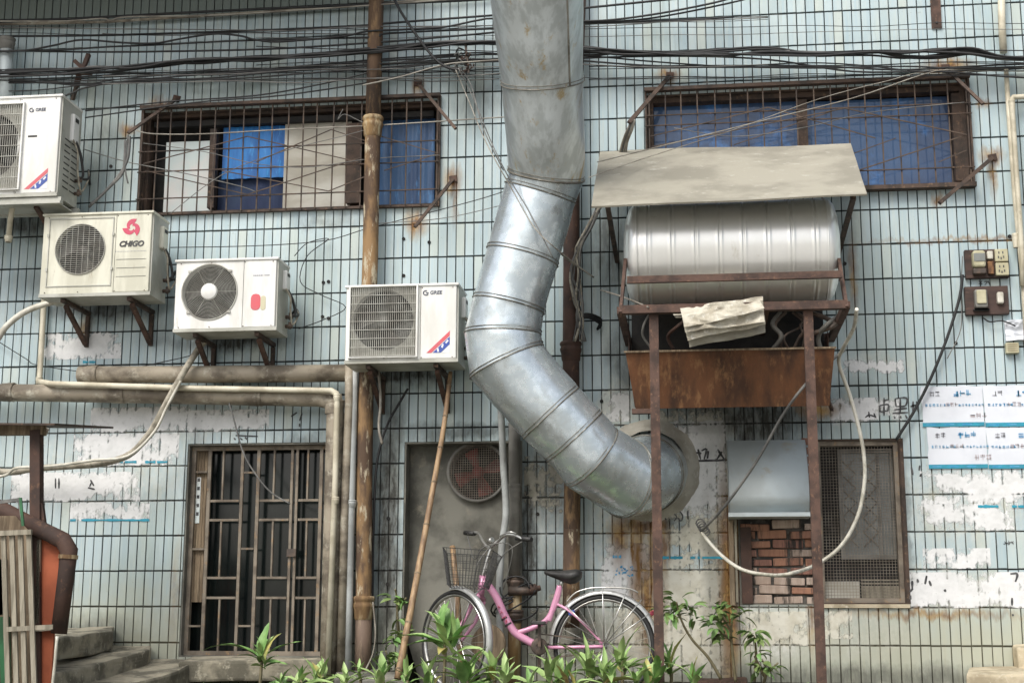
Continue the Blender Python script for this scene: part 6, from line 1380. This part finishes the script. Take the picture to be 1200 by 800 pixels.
for (px, py, d, n, s_, pal), l in zip(PL, WH): plant(l, px, py, d, n, s_, pal, .05, up=(.45, 1.35))
# saplings
SL = [leafmesh(.095, .042, .7, 'sapleaf', n=5), leafmesh(.075, .036, .5, 'sapleaf', n=5), leafmesh(.085, .036, 1.0, 'leaf', n=5)]
def sapling(label, stems, clusters, d, n=15, rr=.09):
    c = P(stems[0][0][0], stems[0][0][1], d); t = thing('sapling', label, 'sapling', tuple(c), 'young saplings against the wall')
    for s_ in stems: p = smooth([P(x, y, d + .04 * k) for k, (x, y) in enumerate(s_)], 5); mb = MB(); mb.sweep(p, [.011 * (1 - .6 * i / len(p)) for i in range(len(p))], 6); mb.build('stem', 'stem', t)
    for cx_, cy_, k_ in clusters:
        c0 = P(cx_, cy_, d + .1)
        for k in range(int(n * k_)):
            o = Vector((rnd.gauss(0, 1), rnd.gauss(0, .8), rnd.gauss(0, .8))).normalized() * rr * k_ * rnd.uniform(.15, 1.); az = math.atan2(o.y, o.x) + rnd.uniform(-.5, .5)
            inst('leaf', rnd.choice(SL), c0 + o, t, rot=Euler((rnd.uniform(-.5, .5), rnd.uniform(-.5, .9) - .1, az), 'XYZ'), scale=(rnd.uniform(.8, 1.2),) * 3)
sapling('leaning sapling with drooping leaves right of the left tank post', [[(845, 795), (830, 770), (812, 750), (801, 732), (795, 715), (793, 705)], [(797, 722), (786, 706)]], [(792, 702, 1.), (782, 716, .6), (806, 712, .75), (788, 722, .55), (814, 722, .4)], .35)
sapling('twin stemmed sapling beside the dark stain strip', [[(862, 798), (859, 770), (857, 745), (858, 722), (860, 712)], [(858, 740), (846, 722), (838, 712)], [(857, 750), (842, 738)]], [(858, 714, .95), (838, 712, .6), (842, 733, .75), (846, 745, .5), (832, 726, .5), (868, 722, .45)], .3)
sapling('small bright sapling right of the twin stemmed one', [[(884, 798), (886, 770), (885, 752), (884, 745)]], [(884, 741, .7), (890, 748, .4)], .3, 22)
sapling('low dark sprig at the wall foot below the bricks', [[(895, 800), (898, 785), (893, 772)], [(897, 790), (912, 776)], [(896, 792), (884, 768)]], [(893, 780, .6), (905, 783, .5), (888, 768, .4)], .35, 22)
sapling('ivy sprig climbing at the left edge of the niche', [[(468, 750), (466, 725), (465, 700), (463, 690)], [(466, 715), (476, 700)]], [(461, 701, .4), (474, 704, .5), (470, 742, .4), (462, 750, .35), (468, 725, .3)], .12, 22, .08)
sapling('dark sprig at the foot of the grey tiled pillar', [[(455, 790), (456, 775), (452, 762)]], [(452, 770, .6), (462, 778, .5)], .2, 22)

# ground clutter: low weeds as one mass
gm = MB(); r2 = random.Random(3)
for k in range(700):
    x = r2.uniform(.9, 7.9); y = -r2.uniform(.15, 2.4) if r2.random() < .8 else -r2.uniform(.02, .3)
    if x > 5.8 and r2.random() < .55: continue
    z = -.17; a = r2.uniform(0, 6.28); L = r2.uniform(.03, .11); w = L * r2.uniform(.2, .4); h = L * r2.uniform(.3, 1.)
    dx, dy = math.cos(a), math.sin(a); z0_ = z - .03
    gm.add([(x, y, z0_), (x + dx * L * .5 - dy * w, y + dy * L * .5 + dx * w, z + h * .8), (x + dx * L, y + dy * L, z + h), (x + dx * L * .5 + dy * w, y + dy * L * .5 - dx * w, z + h * .7)], [(0, 1, 2), (0, 2, 3)], 0 if k % 3 else 1)
gm.build('ground_weeds', ['leaf', 'leaf2'], None, 'low green weeds covering the soil at the foot of the wall', 'ground cover', None, 'stuff')
sm2 = MB()
for k in range(500):
    x = r2.uniform(.3, 8.3); y = -r2.uniform(.03, 2.4); s_ = r2.uniform(.008, .035); o = Vector((x, y, s_ * .3 - .17)); q = [o + Vector((r2.uniform(-1, 1), r2.uniform(-1, 1), r2.uniform(-.6, .8))) * s_ for _ in range(6)]
    sm2.add(q, [(0, 1, 2), (0, 2, 3), (0, 3, 4), (0, 4, 1), (5, 2, 1), (5, 3, 2), (5, 4, 3), (5, 1, 4)])
sm2.build('pebbles', 'stone', None, 'scattered pebbles and rubble on the soil below the wall', 'rubble', None, 'stuff')

# ================================================================ steps and slabs
def rock(poly, hgt, name, m, label, cat, group=None, parent=None, rough=.02, seed=1.):
    "slab whose top outline is given, with broken rounded edges"
    bm = bmesh.new(); top = [bm.verts.new(p) for p in poly]; f = bm.faces.new(top)
    if f.normal.z < 0 or True: bm.normal_update()
    ext = bmesh.ops.extrude_face_region(bm, geom=[f]); vs = [e for e in ext['geom'] if isinstance(e, bmesh.types.BMVert)]
    for v in vs: v.co.z -= hgt
    bmesh.ops.recalc_face_normals(bm, faces=bm.faces)
    bmesh.ops.bevel(bm, geom=bm.edges[:], offset=.018, segments=2, affect='EDGES', profile=.6)
    bmesh.ops.subdivide_edges(bm, edges=bm.edges[:], cuts=4, use_grid_fill=True); bmesh.ops.triangulate(bm, faces=bm.faces[:])
    for v in bm.verts: v.co += v.normal * 0 + Vector((noise.noise(v.co * 7 + Vector((seed, 0, 0))), noise.noise(v.co * 7 + Vector((0, seed, 9))), noise.noise(v.co * 9 + Vector((5, seed, 0))))) * rough
    mb = MB(); bm.verts.index_update(); mb.add([v.co.copy() for v in bm.verts], [[v.index for v in f.verts] for f in bm.faces], 0, False); bm.free()
    return mb.build(name, m, parent, label, cat, group)
steps = thing('stone_steps', 'rough grey stone steps climbing to the left at the lower left corner', 'steps', tuple(P(150, 790, .6)))
rock([P(62, 734, .02), P(134, 733, .02), P(132, 737, .35), P(60, 750, 1.3)], .14, 'step', 'stone', None, None, None, steps, seed=1)
rock([P(62, 756, .02), P(178, 756, .02), P(174, 762, .4), P(62, 790, 1.5), P(40, 790, 1.5)], .14, 'step', 'stone', None, None, None, steps, seed=4)
rock([P(60, 771, .02), P(230, 772, .02), P(226, 778, .5), P(120, 812, 1.5), P(60, 812, 1.5)], .2, 'step', 'stone', None, None, None, steps, seed=7)
a, b = P(225, 771, .02), P(392, 771, .02)
rock([Vector((a.x, -.02, .055)), Vector((b.x, -.02, .055)), Vector((b.x + .02, -.35, .045)), Vector((a.x + .1, -.55, .04))], .14, 'door_slab', 'stone', 'worn stone threshold slab below the lattice gate', 'slab', seed=3)
rock([P(392, 783, .02), P(470, 783, .02), P(474, 792, .5), P(392, 794, .5)], .12, 'foot_slab', 'dark_concrete', 'dark broken slab at the foot of the rusty drain pipe', 'slab', seed=8)
rock([P(1136, 781, .02), P(1260, 778, .02), P(1260, 790, .7), P(1132, 789, .5)], .3, 'stone_block', 'sandstone', 'pale stone block at the bottom right corner', 'stone block', 'pale stone blocks at the lower right', seed=11, rough=.006)
rock([P(1186, 754, .02), P(1270, 752, .02), P(1270, 756, .3), P(1192, 759, .18)], .16, 'stone_block', 'sandstone', 'pale stone block standing on the corner block at the right edge', 'stone block', 'pale stone blocks at the lower right', seed=13, rough=.005)
rock([P(812, 793, .02), P(875, 793, .02), P(875, 798, .2), P(815, 798, .2)], .1, 'brick_kerb', 'rust_steel', 'low reddish kerb below the saplings', 'kerb', seed=17, rough=.01)
# ================================================================ shed corner at the left edge
LD = 1.55
Lq = lambda x, y, o=0.: P(x, y, LD + o)
shed = thing('lean_to_frame', 'dark timber post and roof beam of a lean-to at the left edge', 'shed frame', tuple(Lq(43, 800)))
mb = MB(); mb.bar(Lq(43, 504), Lq(43, 812), .065, .06, up=(0, 1, 0)); mb.build('post', 'dark_pipe', shed)
mb = MB(); mb.bar(Lq(-60, 504), Lq(52, 503), .07, .05, up=(0, 1, 0)); mb.build('beam', 'oldwood', shed)
mb = MB(); a = Lq(-60, 497, .15); b = Lq(64, 498, .15); mb.prism([a, b, b + Vector((0, .9, .10)), a + Vector((0, .9, .10))], (0, 0, .012)); mb.build('roof_sheet', 'rust_frame', shed)
mb = MB(); mb.bar(Lq(38, 505, -.02), Lq(52, 505, -.9), .05); mb.build('rafter', 'oldwood', shed)
mb = MB(); mb.bar(Lq(48, 590), Lq(53, 628), .03, .03); mb.build('short_stub', 'dark_pipe', shed)
el = thing('bent_duct', 'dark brown bent pipe rounding the orange panel', 'pipe', tuple(Lq(70, 745)))
mb = MB(); mb.sweep([Lq(-30, 580, .05), Lq(22, 607, .05), Lq(52, 622, .05), Lq(74, 633, .05), Lq(81, 645, .05), Lq(78, 670, .05), Lq(69, 742, .05)], [.05, .05, .050, .052, .052, .050, .048], 12); mb.build('pipe_run', 'dark_pipe', el)
mb = MB(); mb.lathe([(-.012, .058), (.012, .058)], Lq(80, 652, .05), (.05, 0, 1), 14); mb.build('collar', 'tan_pipe', el)
op = thing('orange_panel', 'faded orange painted metal panel at the left edge', 'panel', tuple(Lq(55, 800)))
mb = MB(); mb.prism([Lq(46, 628), Lq(62, 634), Lq(69, 645), Lq(68, 690), Lq(63, 740), Lq(58, 820), Lq(38, 820), Lq(42, 700)], (0, .02, 0)); mb.build('sheet', 'orange', op)
mb = MB(); mb.bar(Lq(46, 632, .02), Lq(44, 730, .02), .022, .02); mb.build('edge_bar', 'greywood', op)
mb = MB(); mb.bar(Lq(38, 737, .03), Lq(64, 735, .03), .03, .03); mb.build('cross_band', 'greywood', op)
fn = thing('slat_fence', 'weathered grey slat fence with tied crossbar at the left edge', 'fence', tuple(Lq(20, 800, .25)))
for k, (xa, xb_) in enumerate(((4, 10), (14, 20), (24, 30), (34, 41), (-8, -2), (-20, -14))):
    mb = MB(); mb.bar(Lq(xa, 625 + k % 2, .25), Lq(xb_, 822, .25), .029, .016, up=(0, 1, 0)); mb.build('slat', 'greywood', fn)
mb = MB(); mb.bar(Lq(-30, 626, .27), Lq(37, 623, .27), .03, .02); mb.build('top_rail', 'greywood', fn)
mb = MB(); mb.bar(Lq(8, 737, .28), Lq(62, 734, .22), .028, .02); mb.build('crossbar', 'greywood', fn)
mb = MB(); mb.bar(Lq(-30, 592, .2), Lq(24, 585, .2), .02, .02); mb.bar(Lq(22, 583, .2), Lq(27, 612, .2), .015, .015); mb.build('tied_stick', 'cable_grey', fn)
mb = MB(); mb.bar(Lq(24, 583, .21), Lq(27, 616, .21), .016, .01); mb.build('green_tie', 'green', fn)
gp = thing('green_bin', 'green plastic sheet glimpsed behind the slat fence', 'plastic sheet', tuple(Lq(0, 800, .1)))
sh = MB(); sh.prism([Lq(-60, 655, .1), Lq(9, 655, .1), Lq(9, 720, .1), Lq(-60, 722, .1)], (0, .02, 0)); sh.prism([Lq(-60, 724, .12), Lq(10, 722, .12), Lq(12, 820, .12), Lq(-60, 820, .12)], (0, .02, 0)); sh.build('sheet', 'green', gp)
mb = MB(); mb.prism([Lq(-60, 604, .1), Lq(18, 604, .1), Lq(34, 622, .1), Lq(36, 822, .1), Lq(-60, 822, .1)], (0, .03, 0)); mb.build('dark_board', 'oldwood', None, 'dark board behind the slat fence at the left edge', 'board')
mb = MB(); mb.sweep(smooth([Lq(67, 745, .3), Lq(64, 780, .3), Lq(60, 815, .3)], 4), .010, 6); mb.build('white_stick', 'hose_white', None, 'thin pale stick standing beside the orange panel', 'stick')
